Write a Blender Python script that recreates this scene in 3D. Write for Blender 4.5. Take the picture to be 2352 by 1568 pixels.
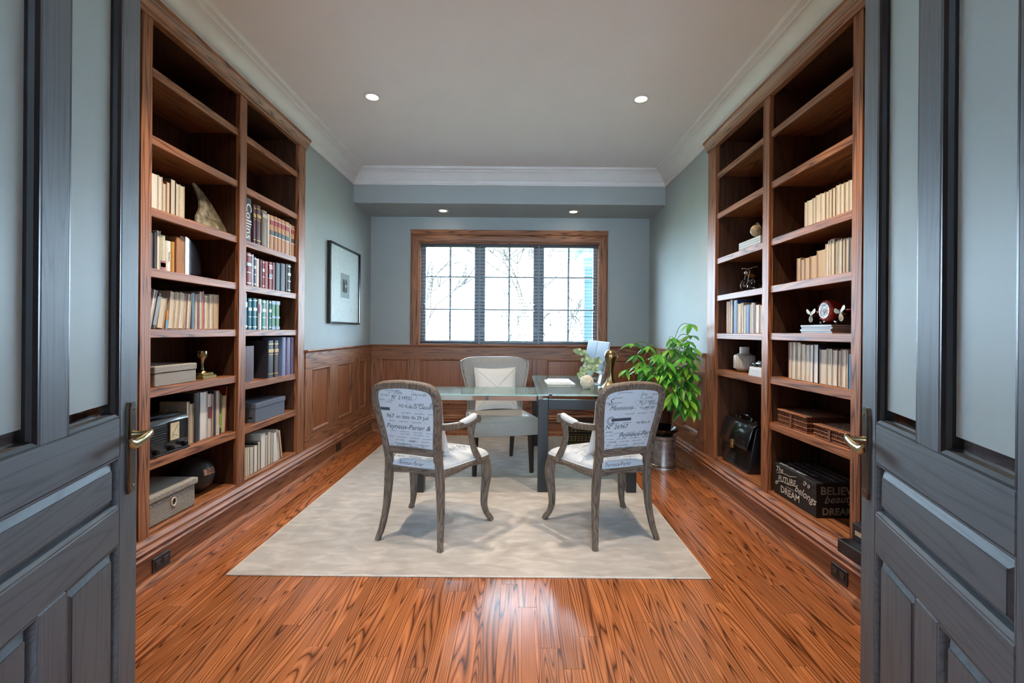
import bpy, bmesh, math, random
from mathutils import Vector, Matrix
D = bpy.data; S = bpy.context.scene; COL = S.collection; PI = math.pi
random.seed(7)
for _o in list(D.objects): D.objects.remove(_o)

# ---------------------------------------------------------------- camera
cam_d = D.cameras.new('camera'); cam = D.objects.new('camera', cam_d); COL.objects.link(cam)
cam_d.sensor_width = 36.0; cam_d.lens = 1045.0 / 2352.0 * 36.0
cam_d.shift_x = -14.0 / 2352.0; cam_d.shift_y = -23.0 / 2352.0
cam_d.clip_start = 0.02; cam_d.clip_end = 200
cam.matrix_world = Matrix.Translation((0, 0, 1.245)) @ Matrix.Rotation(PI / 2, 4, 'X') @ Matrix.Rotation(math.radians(0.45), 4, 'Z')
S.camera = cam

# ---------------------------------------------------------------- sky, exposure
W = D.worlds.new('sky'); S.world = W; W.use_nodes = True
_bg = W.node_tree.nodes['Background']
_bg.inputs[0].default_value = (0.60, 0.79, 1.0, 1); _bg.inputs[1].default_value = 27.0
S.view_settings.view_transform = 'Standard'; S.view_settings.look = 'None'
S.view_settings.exposure = 0.78; S.view_settings.gamma = 1.0; S.view_settings.use_curve_mapping = False
S.cycles.use_denoising = True
S.cycles.max_bounces = 12; S.cycles.diffuse_bounces = 6; S.cycles.transparent_max_bounces = 16
S.cycles.sample_clamp_indirect = 6.0
LAMP_W = 52.0
LAMP2_W = 125.0      # each ceiling downlight
SOFFIT_W = 14.0
LAMP_COL = (1.0, 0.81, 0.60)

# ---------------------------------------------------------------- helpers
def hexc(h):
    h = h.lstrip('#'); r = [int(h[i:i + 2], 16) / 255 for i in (0, 2, 4)]
    return tuple((c / 12.92 if c <= .04045 else ((c + .055) / 1.055) ** 2.4) for c in r) + (1,)

class MB:
    def __init__(s): s.v = []; s.f = []
    def add(s, vs, fs):
        o = len(s.v); s.v += [tuple(p) for p in vs]; s.f += [tuple(i + o for i in f) for f in fs]; return s
    def box(s, x0, x1, y0, y1, z0, z1):
        if x0 > x1: x0, x1 = x1, x0
        if y0 > y1: y0, y1 = y1, y0
        if z0 > z1: z0, z1 = z1, z0
        return s.add([(x0, y0, z0), (x1, y0, z0), (x1, y1, z0), (x0, y1, z0), (x0, y0, z1), (x1, y0, z1), (x1, y1, z1), (x0, y1, z1)],
                     [(0, 3, 2, 1), (4, 5, 6, 7), (0, 1, 5, 4), (1, 2, 6, 5), (2, 3, 7, 6), (3, 0, 4, 7)])
    def loft(s, rings, closed=True, caps=True, loop=False):
        n = len(rings[0]); vs = [p for r in rings for p in r]; fs = []
        m = len(rings)
        for i in range(m if loop else m - 1):
            a = i * n; b = ((i + 1) % m) * n
            for j in range(n if closed else n - 1):
                k = (j + 1) % n; fs.append((a + j, a + k, b + k, b + j))
        if caps and closed and not loop:
            fs.append(tuple(reversed(range(n)))); fs.append(tuple(range((m - 1) * n, m * n)))
        return s.add(vs, fs)
    def prism(s, poly, axis, a, b):
        def P(p, t):
            return (t, p[0], p[1]) if axis == 'x' else (p[0], t, p[1]) if axis == 'y' else (p[0], p[1], t)
        return s.loft([[P(p, a) for p in poly], [P(p, b) for p in poly]])
    def tube(s, path, r, n=8, loop=False, sec=None, flat=1.0, up=None):
        P = [Vector(p) for p in path]; m = len(P); rings = []
        R = r if isinstance(r, (list, tuple)) else [r] * m
        u = None
        for i in range(m):
            if loop: t = P[(i + 1) % m] - P[i - 1]
            else: t = P[min(i + 1, m - 1)] - P[max(i - 1, 0)]
            t.normalize()
            if up is not None:
                u = Vector(up) - t * t.dot(Vector(up))
            elif u is None:
                a = Vector((0, 0, 1)) if abs(t.z) < .9 else Vector((1, 0, 0)); u = a - t * t.dot(a)
            else: u = u - t * t.dot(u)
            u.normalize(); w = t.cross(u)
            if sec: rings.append([P[i] + u * (a * R[i]) + w * (b * R[i]) for a, b in sec])
            else: rings.append([P[i] + u * (R[i] * math.cos(2 * PI * k / n)) + w * (R[i] * flat * math.sin(2 * PI * k / n)) for k in range(n)])
        return s.loft(rings, loop=loop)
    def lathe(s, prof, n=24, c=(0, 0, 0), sx=1.0, sy=1.0):
        return s.loft([[(c[0] + sx * r * math.cos(2 * PI * k / n), c[1] + sy * r * math.sin(2 * PI * k / n), c[2] + z) for k in range(n)] for r, z in prof])
    def sphere(s, c, r, nu=16, nv=10, sc=(1, 1, 1)):
        rings = []
        for j in range(nv + 1):
            th = -PI / 2 + PI * (j + .0001 if j == 0 else j - .0001 if j == nv else j) / nv
            rings.append([(c[0] + sc[0] * r * math.cos(th) * math.cos(2 * PI * k / nu), c[1] + sc[1] * r * math.cos(th) * math.sin(2 * PI * k / nu), c[2] + sc[2] * r * math.sin(th)) for k in range(nu)])
        return s.loft(rings)
    def cyl(s, c, axis, r, h, n=20, r2=None):
        r2 = r if r2 is None else r2; rings = []
        for t, q in ((0, r), (h, r2)):
            ring = []
            for k in range(n):
                a, b = q * math.cos(2 * PI * k / n), q * math.sin(2 * PI * k / n)
                ring.append((c[0] + t, c[1] + a, c[2] + b) if axis == 'x' else (c[0] + a, c[1] + t, c[2] + b) if axis == 'y' else (c[0] + a, c[1] + b, c[2] + t))
            rings.append(ring)
        return s.loft(rings)
    def grid(s, fn, nu, nv):
        vs = [fn(i / nu, j / nv) for j in range(nv + 1) for i in range(nu + 1)]
        fs = [(j * (nu + 1) + i, j * (nu + 1) + i + 1, (j + 1) * (nu + 1) + i + 1, (j + 1) * (nu + 1) + i) for j in range(nv) for i in range(nu)]
        return s.add(vs, fs)
    def mesh(s, name, mat, bev=0, smooth=False, seg=1):
        me = D.meshes.new(name); bm = bmesh.new()
        vs = [bm.verts.new(p) for p in s.v]
        for f in s.f:
            try: bm.faces.new([vs[i] for i in f])
            except ValueError: pass
        bmesh.ops.recalc_face_normals(bm, faces=bm.faces)
        if bev:
            es = [e for e in bm.edges if len(e.link_faces) == 2 and e.calc_face_angle(0) > .5]
            bmesh.ops.bevel(bm, geom=es, offset=bev, segments=seg, affect='EDGES', profile=.5, clamp_overlap=True)
        bm.to_mesh(me); bm.free()
        if smooth:
            me.shade_smooth()
            me.set_sharp_from_angle(angle=math.radians(smooth if smooth is not True else 40))
        if mat: me.materials.append(mat)
        return me
    def build(s, name, mat, parent=None, bev=0, smooth=False, seg=1, loc=None, kind=None, label=None):
        o = D.objects.new(name, s.mesh(name, mat, bev, smooth, seg)); COL.objects.link(o)
        if parent is not None: o.parent = parent
        if loc: o.location = loc
        if kind: o['kind'] = kind
        if label: o['label'] = label
        return o

def tag(o, label, cat, group=None, kind=None):
    o['label'] = label; o['category'] = cat
    if group: o['group'] = group
    if kind: o['kind'] = kind
    return o
def thing(name, label, cat, loc=(0, 0, 0), rz=0, group=None, mat=None):
    o = D.objects.new(name, None); COL.objects.link(o); o.empty_display_size = .05
    o.matrix_world = Matrix.Translation(loc) @ Matrix.Rotation(rz, 4, 'Z')
    return tag(o, label, cat, group)
def struct(name, loc=None):
    o = D.objects.new(name, None); COL.objects.link(o); o['kind'] = 'structure'
    if loc: o.location = loc
    return o

def text2d(body, size=1.0, shear=0.0, align='LEFT', bold=0.0, res=2):
    c = D.curves.new('t', 'FONT'); c.body = body; c.size = size; c.shear = shear; c.align_x = align; c.resolution_u = res
    if bold: c.offset = bold
    o = D.objects.new('t', c); COL.objects.link(o)
    dg = bpy.context.evaluated_depsgraph_get(); e = o.evaluated_get(dg); me = e.to_mesh()
    vs = [(v.co.x, v.co.y) for v in me.vertices]; fs = [tuple(p.vertices) for p in me.polygons]
    e.to_mesh_clear(); D.objects.remove(o); D.curves.remove(c)
    return vs, fs
def put_text(mb, body, size, fn, shear=0, align='LEFT', bold=0.0):
    vs, fs = text2d(body, size, shear, align, bold); mb.add([fn(x, y) for x, y in vs], fs)

# ---------------------------------------------------------------- materials
def _nt(name):
    m = D.materials.new(name); m.use_nodes = True; nt = m.node_tree
    return m, nt, nt.nodes['Principled BSDF'], nt.nodes, nt.links
def _coord(N, L, scale, rnd=True, off=37.0):
    tc = N.new('ShaderNodeTexCoord'); src = tc.outputs['Object']
    if rnd:
        oi = N.new('ShaderNodeObjectInfo'); mu = N.new('ShaderNodeMath'); mu.operation = 'MULTIPLY'; mu.inputs[1].default_value = off
        L.new(oi.outputs['Random'], mu.inputs[0]); ad = N.new('ShaderNodeVectorMath'); ad.operation = 'ADD'
        L.new(src, ad.inputs[0]); L.new(mu.outputs[0], ad.inputs[1]); src = ad.outputs[0]
    sc = N.new('ShaderNodeVectorMath'); sc.operation = 'MULTIPLY'; sc.inputs[1].default_value = scale; L.new(src, sc.inputs[0])
    return sc.outputs[0]
def _noise(N, L, vec, scale=1.0, detail=2.0, dist=0.0, rough=.5):
    n = N.new('ShaderNodeTexNoise'); n.inputs['Scale'].default_value = scale; n.inputs['Detail'].default_value = detail
    n.inputs['Distortion'].default_value = dist; n.inputs['Roughness'].default_value = rough; L.new(vec, n.inputs['Vector']); return n.outputs['Fac']
def _math(N, L, op, a, b=None, c=None):
    m = N.new('ShaderNodeMath'); m.operation = op
    for i, v in enumerate((a, b, c)):
        if v is None: continue
        if isinstance(v, (int, float)): m.inputs[i].default_value = v
        else: L.new(v, m.inputs[i])
    return m.outputs[0]
def _ramp(N, L, fac, stops):
    r = N.new('ShaderNodeValToRGB'); e = r.color_ramp.elements
    while len(e) < len(stops): e.new(.5)
    for k, (p, c) in zip(e, stops):
        k.position = p; k.color = c if len(c) == 4 else tuple(c) + (1,)
    L.new(fac, r.inputs[0]); return r.outputs[0]
def _mix(N, L, fac, a, b, mode='MIX'):
    m = N.new('ShaderNodeMix'); m.data_type = 'RGBA'; m.blend_type = mode
    for sock, v in ((m.inputs[0], fac), (m.inputs[6], a), (m.inputs[7], b)):
        if isinstance(v, (int, float)): sock.default_value = v
        elif isinstance(v, tuple): sock.default_value = v
        else: L.new(v, sock)
    return m.outputs[2]
def _bump(N, L, B, h, strength=.2, dist=.002):
    b = N.new('ShaderNodeBump'); b.inputs['Strength'].default_value = strength; b.inputs['Distance'].default_value = dist
    L.new(h, b.inputs['Height']); L.new(b.outputs[0], B.inputs['Normal'])

def plain(name, col, rough=.5, metal=0.0, var=.08, scale=30.0, bump=0.0, coat=0.0, spec=.5, emit=None, estr=0.0, stretch=(1, 1, 1)):
    m, nt, B, N, L = _nt(name); c = hexc(col) if isinstance(col, str) else col
    v = _coord(N, L, tuple(scale * k for k in stretch)); n = _noise(N, L, v, 1.0, 3.0)
    lo = tuple(x * (1 - var * 1.6) for x in c[:3]) + (1,); hi = tuple(min(1, x * (1 + var * 1.6)) for x in c[:3]) + (1,)
    L.new(_ramp(N, L, n, [(.3, lo), (.7, hi)]), B.inputs['Base Color'])
    B.inputs['Roughness'].default_value = rough; B.inputs['Metallic'].default_value = metal
    B.inputs['Coat Weight'].default_value = coat; B.inputs['Coat Roughness'].default_value = .1
    B.inputs['Specular IOR Level'].default_value = spec
    if bump: _bump(N, L, B, n, bump)
    if emit: B.inputs['Emission Color'].default_value = emit; B.inputs['Emission Strength'].default_value = estr
    return m
def wood(name, light, mid, dark, axis='y', across=9.0, along=.9, bands=13.0, line=.30, rough=.35, tint=.25, coat=0.0, pore=.25, bumpy=.15, amount=1.0, spec=.5):
    m, nt, B, N, L = _nt(name)
    sc = {'x': (along, across, across), 'y': (across, along, across), 'z': (across, across, along)}[axis]
    v = _coord(N, L, sc)
    n = _noise(N, L, v, 1.0, .9, .2, .4)
    fr = _math(N, L, 'FRACT', _math(N, L, 'MULTIPLY', n, bands))
    hl, hm, hd = hexc(light), hexc(mid), hexc(dark)
    col = _ramp(N, L, fr, [(0, hd), (line * .55, hm), (line + .25, hl), (.86, hm), (1, hd)])
    if amount < 1: col = _mix(N, L, amount, hm, col)
    # fine pores along the grain
    f = 26.0; sp = tuple(k * f if k == across else k * 6.0 for k in sc)
    p = _noise(N, L, _coord(N, L, sp), 1.0, 2.0)
    col = _mix(N, L, _math(N, L, 'MULTIPLY', _ramp(N, L, p, [(.52, (0, 0, 0)), (.68, (1, 1, 1))]), pore), col, hd)
    oi = N.new('ShaderNodeObjectInfo'); hsv = N.new('ShaderNodeHueSaturation')
    vv = _math(N, L, 'MULTIPLY_ADD', oi.outputs['Random'], 2 * tint, 1 - tint); L.new(vv, hsv.inputs['Value']); L.new(col, hsv.inputs['Color'])
    L.new(hsv.outputs[0], B.inputs['Base Color'])
    B.inputs['Roughness'].default_value = rough; B.inputs['Coat Weight'].default_value = coat; B.inputs['Coat Roughness'].default_value = .15; B.inputs['Specular IOR Level'].default_value = spec
    _bump(N, L, B, p, bumpy, .001)
    return m

M = {}
_w = ('#a66d47', '#885434', '#472919')
M['wood_x'] = wood('oak_along_x', *_w, axis='x', across=17, along=.6, bands=15, tint=.06, rough=.46)
M['wood_y'] = wood('oak_along_y', *_w, axis='y', across=17, along=.6, bands=15, tint=.06, rough=.46)
M['wood_z'] = wood('oak_along_z', *_w, axis='z', across=18, along=.6, bands=14, tint=.06, rough=.46)
M['panel_z'] = wood('oak_veneer_upright', '#a0643f', '#8e5433', '#6d3f24', axis='z', across=14, along=.5, bands=8, tint=.05, rough=.36, amount=.6)
M['case_shade'] = wood('oak_interior_shade', '#573725', '#472c1d', '#2d1c12', axis='z', across=9, along=.7, bands=9, tint=.05, rough=.45, amount=.7)  # niche shade put into the colour: same oak as the face, darkened
M['floor'] = wood('oak_floor_strip', '#b27043', '#92552f', '#442310', axis='y', across=12, along=.5, bands=26, line=.24, tint=.2, rough=.2, pore=.4, bumpy=.1)
M['wall'] = plain('grey_green_wall_paint', '#a6adac', .75, var=.015, scale=4, bump=.02)
M['ceiling'] = plain('white_ceiling_paint', '#f3f4f6', .85, var=.01, scale=3)
M['crown'] = plain('white_trim_paint', '#ebebe9', .5, var=.015, scale=5)
M['door'] = wood('charcoal_door_paint', '#626a70', '#5c646b', '#454d54', axis='x', across=16, along=1.1, bands=9, tint=.02, rough=.48, spec=.25, amount=.6, pore=.2, bumpy=.35)
M['door_z'] = wood('charcoal_door_paint_upright', '#626a70', '#5c646b', '#454d54', axis='z', across=16, along=1.1, bands=9, tint=.02, rough=.48, spec=.25, amount=.5, pore=.2, bumpy=.35)
M['black'] = plain('black_satin', '#15161a', .35, var=.1)
M['black_gloss'] = plain('black_gloss', '#0c0d10', .12, var=.1, coat=.5)
M['chrome'] = plain('chrome', '#c8ccd0', .08, 1.0, var=.02)
M['brass'] = plain('aged_brass', '#a5946f', .25, 1.0, var=.08)
M['steel_dark'] = plain('antique_nickel', '#6e6a62', .28, 1.0, var=.08)
M['bronze'] = plain('polished_bronze', '#93805f', .28, 1.0, var=.15, scale=60, bump=.3)
M['white'] = plain('white_paint', '#e2e2e0', .5, var=.02)
M['cream_leather'] = plain('cream_leather', '#999691', .42, var=.03, scale=40, bump=.05)
M['linen'] = plain('off_white_linen', '#b9c0c7', .85, var=.04, scale=260, bump=.25)
M['linen_print'] = plain('dark_ink', '#3c434c', .85, var=.15, scale=200)
M['linen_pillow'] = plain('cream_pillow_cloth', '#d8d5ce', .9, var=.04, scale=200, bump=.2)
M['chair_wood'] = wood('limed_oak', '#75675a', '#5f5348', '#383029', axis='z', across=30, along=3, bands=8, tint=.03, rough=.55, pore=.35, bumpy=.4)
M['chair_wood_x'] = wood('limed_oak_cross', '#75675a', '#5f5348', '#383029', axis='x', across=30, along=3, bands=8, tint=.03, rough=.55, pore=.35, bumpy=.4)
M['gunmetal'] = plain('gunmetal_desk_paint', '#23282d', .3, var=.05)
M['paper'] = plain('page_edges', '#cdc4b2', .85, var=.1, scale=420, stretch=(1, .02, .02), bump=.15)

def glassy(name, tint, alpha_refl=.025, rough=.02, tr=1.0):
    m, nt, B, N, L = _nt(name); N.remove(B)
    t = N.new('ShaderNodeBsdfTransparent'); t.inputs[0].default_value = tint
    g = N.new('ShaderNodeBsdfGlossy'); g.inputs['Roughness'].default_value = rough
    lw = N.new('ShaderNodeLayerWeight'); lw.inputs[0].default_value = .5
    fz = _math(N, L, 'MULTIPLY_ADD', _math(N, L, 'POWER', lw.outputs['Facing'], 5.0), .9, alpha_refl)
    v = _coord(N, L, (2, 2, 2)); n = _noise(N, L, v)
    f = _math(N, L, 'MULTIPLY_ADD', n, .01, fz)
    mx = N.new('ShaderNodeMixShader'); L.new(f, mx.inputs[0]); L.new(t.outputs[0], mx.inputs[1]); L.new(g.outputs[0], mx.inputs[2])
    L.new(mx.outputs[0], N['Material Output'].inputs[0]); return m
M['pane'] = glassy('clear_window_glass', (.97, .985, .98, 1))
def deskglass():
    m, nt, B, N, L = _nt('greenish_desk_glass'); N.remove(B)
    t = N.new('ShaderNodeBsdfTransparent'); t.inputs[0].default_value = (.66, .78, .77, 1)
    d = N.new('ShaderNodeBsdfDiffuse'); d.inputs[0].default_value = hexc('#a9c0be')
    g = N.new('ShaderNodeBsdfGlossy'); g.inputs['Roughness'].default_value = .06; g.inputs[0].default_value = (.9, .97, .96, 1)
    n = _noise(N, L, _coord(N, L, (3, 3, 3)))
    a = N.new('ShaderNodeMixShader'); L.new(_math(N, L, 'MULTIPLY_ADD', n, .05, .22), a.inputs[0]); L.new(t.outputs[0], a.inputs[1]); L.new(d.outputs[0], a.inputs[2])
    lw = N.new('ShaderNodeLayerWeight'); lw.inputs[0].default_value = .5
    f = _math(N, L, 'MULTIPLY_ADD', _math(N, L, 'POWER', lw.outputs['Facing'], 5.0), .8, .06)
    b = N.new('ShaderNodeMixShader'); L.new(f, b.inputs[0]); L.new(a.outputs[0], b.inputs[1]); L.new(g.outputs[0], b.inputs[2])
    L.new(b.outputs[0], N['Material Output'].inputs[0]); return m
M['glass_top'] = deskglass()
def frosted():
    m, nt, B, N, L = _nt('frosted_glass'); N.remove(B)
    d = N.new('ShaderNodeBsdfTranslucent'); d.inputs[0].default_value = hexc('#c2d6da')
    e = N.new('ShaderNodeBsdfDiffuse'); e.inputs[0].default_value = hexc('#c0d4d8')
    g = N.new('ShaderNodeBsdfGlossy'); g.inputs['Roughness'].default_value = .45
    v = _coord(N, L, (1.5, 1.5, 1.5)); n = _noise(N, L, v)
    a = N.new('ShaderNodeMixShader'); L.new(_math(N, L, 'MULTIPLY_ADD', n, .05, .75), a.inputs[0]); L.new(d.outputs[0], a.inputs[1]); L.new(e.outputs[0], a.inputs[2])
    b = N.new('ShaderNodeMixShader'); b.inputs[0].default_value = .06; L.new(a.outputs[0], b.inputs[1]); L.new(g.outputs[0], b.inputs[2])
    L.new(b.outputs[0], N['Material Output'].inputs[0]); return m
M['frost'] = frosted()
def rugmat():
    m, nt, B, N, L = _nt('cream_rug'); 
    n1 = _noise(N, L, _coord(N, L, (7, 16, 3), False), 1.0, 2.0, .6); n2 = _noise(N, L, _coord(N, L, (240, 240, 240), False), 1.0, 2.0)
    c = _ramp(N, L, n1, [(.32, hexc('#9f9a94')), (.5, hexc('#aca7a1')), (.66, hexc('#bab6b1'))])
    c = _mix(N, L, _math(N, L, 'MULTIPLY', n2, .25), c, hexc('#98928a')); L.new(c, B.inputs['Base Color'])
    B.inputs['Roughness'].default_value = .95; B.inputs['Sheen Weight'].default_value = .2
    h = _math(N, L, 'MULTIPLY_ADD', n1, 1.5, n2); _bump(N, L, B, h, .5, .006); return m
M['rug'] = rugmat()
def weave(name, a, b, sx=160., sz=160., dark='#2c2a28'):
    m, nt, B, N, L = _nt(name)
    tc = N.new('ShaderNodeTexCoord'); sp = N.new('ShaderNodeSeparateXYZ'); L.new(tc.outputs['Object'], sp.inputs[0])
    xy = _math(N, L, 'ADD', sp.outputs[0], sp.outputs[1])
    s1 = _math(N, L, 'SINE', _math(N, L, 'MULTIPLY', xy, sx)); s2 = _math(N, L, 'SINE', _math(N, L, 'MULTIPLY', _math(N, L, 'ADD', sp.outputs[2], _math(N, L, 'MULTIPLY', sp.outputs[1], .5)), sz))
    p = _math(N, L, 'MULTIPLY_ADD', _math(N, L, 'MULTIPLY', s1, s2), .5, .5)
    n = _noise(N, L, _coord(N, L, (60, 60, 60)), 1.0, 2.0)
    c = _ramp(N, L, p, [(.1, hexc(dark)), (.4, hexc(b)), (.8, hexc(a))]); c = _mix(N, L, _math(N, L, 'MULTIPLY', n, .3), c, hexc(b))
    L.new(c, B.inputs['Base Color']); B.inputs['Roughness'].default_value = .7; _bump(N, L, B, p, .6, .003); return m
M['weave_grey'] = weave('grey_woven_fibre', '#c4c0b6', '#8d8a83', 300, 1100)
M['weave_box'] = weave('charcoal_cream_weave', '#c9c4b8', '#7c7973', 520, 760)
M['wicker'] = weave('brown_wicker', '#8a5a3c', '#5e3824', 500, 300, '#24140c')
_cc = {}
def cm(col, rough=.55, metal=0.0, coat=0.0):
    k = (col, rough, metal, coat)
    if k not in _cc: _cc[k] = plain('tone_' + col.strip('#'), col, rough, metal, var=.06, scale=45, coat=coat)
    return _cc[k]
# ================================================================ room shell
XL, XR, YB, YS, YF, ZC = -1.82, 1.61, 5.60, 5.00, 0.56, 3.00
REC = 0.35          # depth of the bookcase niches
BY0, BY1 = 1.40, 3.85
def run(mb, prof, p0, p1, inward, m0=0, m1=0):
    p0 = Vector(p0); p1 = Vector(p1); dr = (p1 - p0).normalized(); iw = Vector(inward)
    r0 = [p0 + iw * d + dr * (d * m0) + Vector((0, 0, z)) for d, z in prof]
    r1 = [p1 + iw * d - dr * (d * m1) + Vector((0, 0, z)) for d, z in prof]
    return mb.loft([r0, r1])

fl = MB().box(-2.6, 2.6, -2.6, 5.75, -.08, -.014).build('floor', M['floor'], kind='structure')
rnd = random.Random(11); PW = .0832
ncol = int((XR - XL) / PW) + 1
for i in range(ncol):
    x0 = XL + i * PW; x1 = min(x0 + PW, XR)
    y = YF - rnd.uniform(0, .9)
    while y < YB:
        ln = rnd.choice((.55, .75, .95, 1.15, 1.4, 1.7)); y1 = min(y + ln, YB); y0 = max(y, YF)
        if y1 > YF + .05 and y1 - y0 > .03:
            z = rnd.uniform(-.0004, 0)
            o = MB().box(-(x1 - x0) / 2 + .0006, (x1 - x0) / 2 - .0006, 0, y1 - y0 - .0012, -.014, 0).build('floor_plank', M['floor'], fl, loc=((x0 + x1) / 2, y0, z))
        y += ln
hall_floor = MB().box(-2.5, 2.5, -2.5, YF, -.014, -.0005).build('hall_floor_boards', M['floor'], fl)

MB().box(-2.6, 2.6, -2.6, 5.75, ZC, ZC + .1).build('ceiling', M['ceiling'], kind='structure')

def side_wall(name, s, X):
    b = MB(); far = X + s * .45
    b.box(X, far, YF, BY0, 0, ZC).box(X, far, BY1, YB + .15, 0, ZC).box(X, far, BY0, BY1, 2.86, ZC)
    b.box(X + s * REC, far, BY0, BY1, 0, 2.86)
    return b.build(name, M['wall'], kind='structure')
wall_left = side_wall('wall_left', -1, XL); wall_right = side_wall('wall_right', 1, XR)
WX0, WX1, WZ0, WZ1 = -1.225, .995, 1.075, 2.33
b = MB().box(XL, WX0, YB, YB + .15, 0, ZC).box(WX1, XR, YB, YB + .15, 0, ZC).box(WX0, WX1, YB, YB + .15, 0, WZ0).box(WX0, WX1, YB, YB + .15, WZ1, ZC)
wall_back = b.build('wall_back', M['wall'], kind='structure')
MB().box(XL, XR, YS, YB, 2.645, ZC).build('soffit', M['wall'], kind='structure')
DX0, DX1, DZ = -.86, .745, 2.46
b = MB().box(-2.5, DX0 - .02, YF - .16, YF, 0, ZC).box(DX1 + .02, 2.5, YF - .16, YF, 0, ZC).box(DX0 - .02, DX1 + .02, YF - .16, YF, DZ + .02, ZC)
b.build('wall_front', M['wall'], kind='structure')
b = MB().box(-2.6, -2.5, -2.6, YF - .16, 0, ZC).build('wall_hall_left', M['wall'], kind='structure')
b = MB().box(2.5, 2.6, -2.6, YF - .16, 0, ZC).build('wall_hall_right', M['wall'], kind='structure')
HX, HZ0, HZ1 = .80, 1.1, 2.4
b = MB().box(-2.6, -HX, -2.6, -2.5, 0, ZC).box(HX, 2.6, -2.6, -2.5, 0, ZC).box(-HX, HX, -2.6, -2.5, 0, HZ0).box(-HX, HX, -2.6, -2.5, HZ1, ZC)
b.build('wall_hall_back', M['wall'], kind='structure')
hw2 = MB()          # unseen window opening, added behind the camera to bring in fill daylight
for x0, x1 in ((-HX, -HX + .05), (-.025, .025), (HX - .05, HX)): hw2.box(x0, x1, -2.58, -2.52, HZ0, HZ1)
hw2.box(-HX, HX, -2.58, -2.52, HZ0, HZ0 + .05).box(-HX, HX, -2.58, -2.52, HZ1 - .05, HZ1)
hw2.build('added_hall_window', M['white'], kind='structure')
# door jamb lining and casing (beside the camera)
b = MB()
for x0, x1 in ((DX0 - .02, DX0), (DX1, DX1 + .02)): b.box(x0, x1, YF - .16, YF, 0, DZ)
b.box(DX0 - .02, DX1 + .02, YF - .16, YF, DZ, DZ + .02)
for x0, x1 in ((DX0 - .11, DX0 - .01), (DX1 + .01, DX1 + .11)): b.box(x0, x1, YF, YF + .018, 0, DZ + .1)
b.box(DX0 - .11, DX1 + .11, YF, YF + .018, DZ + .01, DZ + .11)
b.build('trim_1', M['wood_z'], kind='structure', bev=.002)

# crown moulding
CP = [(0, 2.845), (.012, 2.845), (.013, 2.856), (.021, 2.860), (.023, 2.886), (.034, 2.892), (.046, 2.903), (.060, 2.925), (.080, 2.947), (.104, 2.960), (.114, 2.961), (.117, 2.972), (.128, 2.976), (.146, 2.979), (.152, 2.988), (.155, 3.0), (0, 3.0)]
run(MB(), CP, (XL, YF, 0), (XL, YS, 0), (1, 0, 0), 1, 1).build('trim_2', M['crown'], kind='structure', smooth=25)
run(MB(), CP, (XL, YS, 0), (XR, YS, 0), (0, -1, 0), 1, 1).build('trim_3', M['crown'], kind='structure', smooth=25)
run(MB(), CP, (XR, YF, 0), (XR, YS, 0), (-1, 0, 0), 1, 1).build('trim_4', M['crown'], kind='structure', smooth=25)
run(MB(), CP, (XL, YF, 0), (XR, YF, 0), (0, 1, 0), 1, 1).build('trim_5', M['crown'], kind='structure', smooth=25)

# baseboard with stepped cap and shoe
BP = [(0, 0), (.066, 0), (.064, .012), (.056, .024), (.044, .031), (.036, .034), (.034, .132), (.040, .137), (.052, .140), (.055, .148), (.050, .156), (.043, .160), (.050, .168), (.053, .176), (.046, .186), (.036, .192), (.036, .204), (.028, .212), (.022, .222), (0, .224)]
SHOE = [(0, 0), (.066, 0), (.064, .012), (.056, .024), (.044, .031), (.034, .034), (0, .034)]
BPU = [(0, .034)] + BP[5:]
for nm, p0, p1, iw, m in (('left', (XL, YF, 0), (XL, YB, 0), (1, 0, 0), 'wood_y'), ('right', (XR, YF, 0), (XR, YB, 0), (-1, 0, 0), 'wood_y'), ('back', (XL, YB, 0), (XR, YB, 0), (0, -1, 0), 'wood_x')):
    bb = run(MB(), BPU, p0, p1, iw, 0 if nm != 'back' else 1, 1).build('baseboard_' + nm, M[m], kind='structure', smooth=25)
    run(MB(), SHOE, p0, p1, iw, 0 if nm != 'back' else 1, 1).build('shoe_moulding', M[m], bb, smooth=25)
for nm, x0, x1 in (('front_left', XL, DX0 - .11), ('front_right', DX1 + .11, XR)):
    run(MB(), BP, (x0, YF, 0), (x1, YF, 0), (0, 1, 0)).build('baseboard_' + nm, M['wood_x'], kind='structure')

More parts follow.
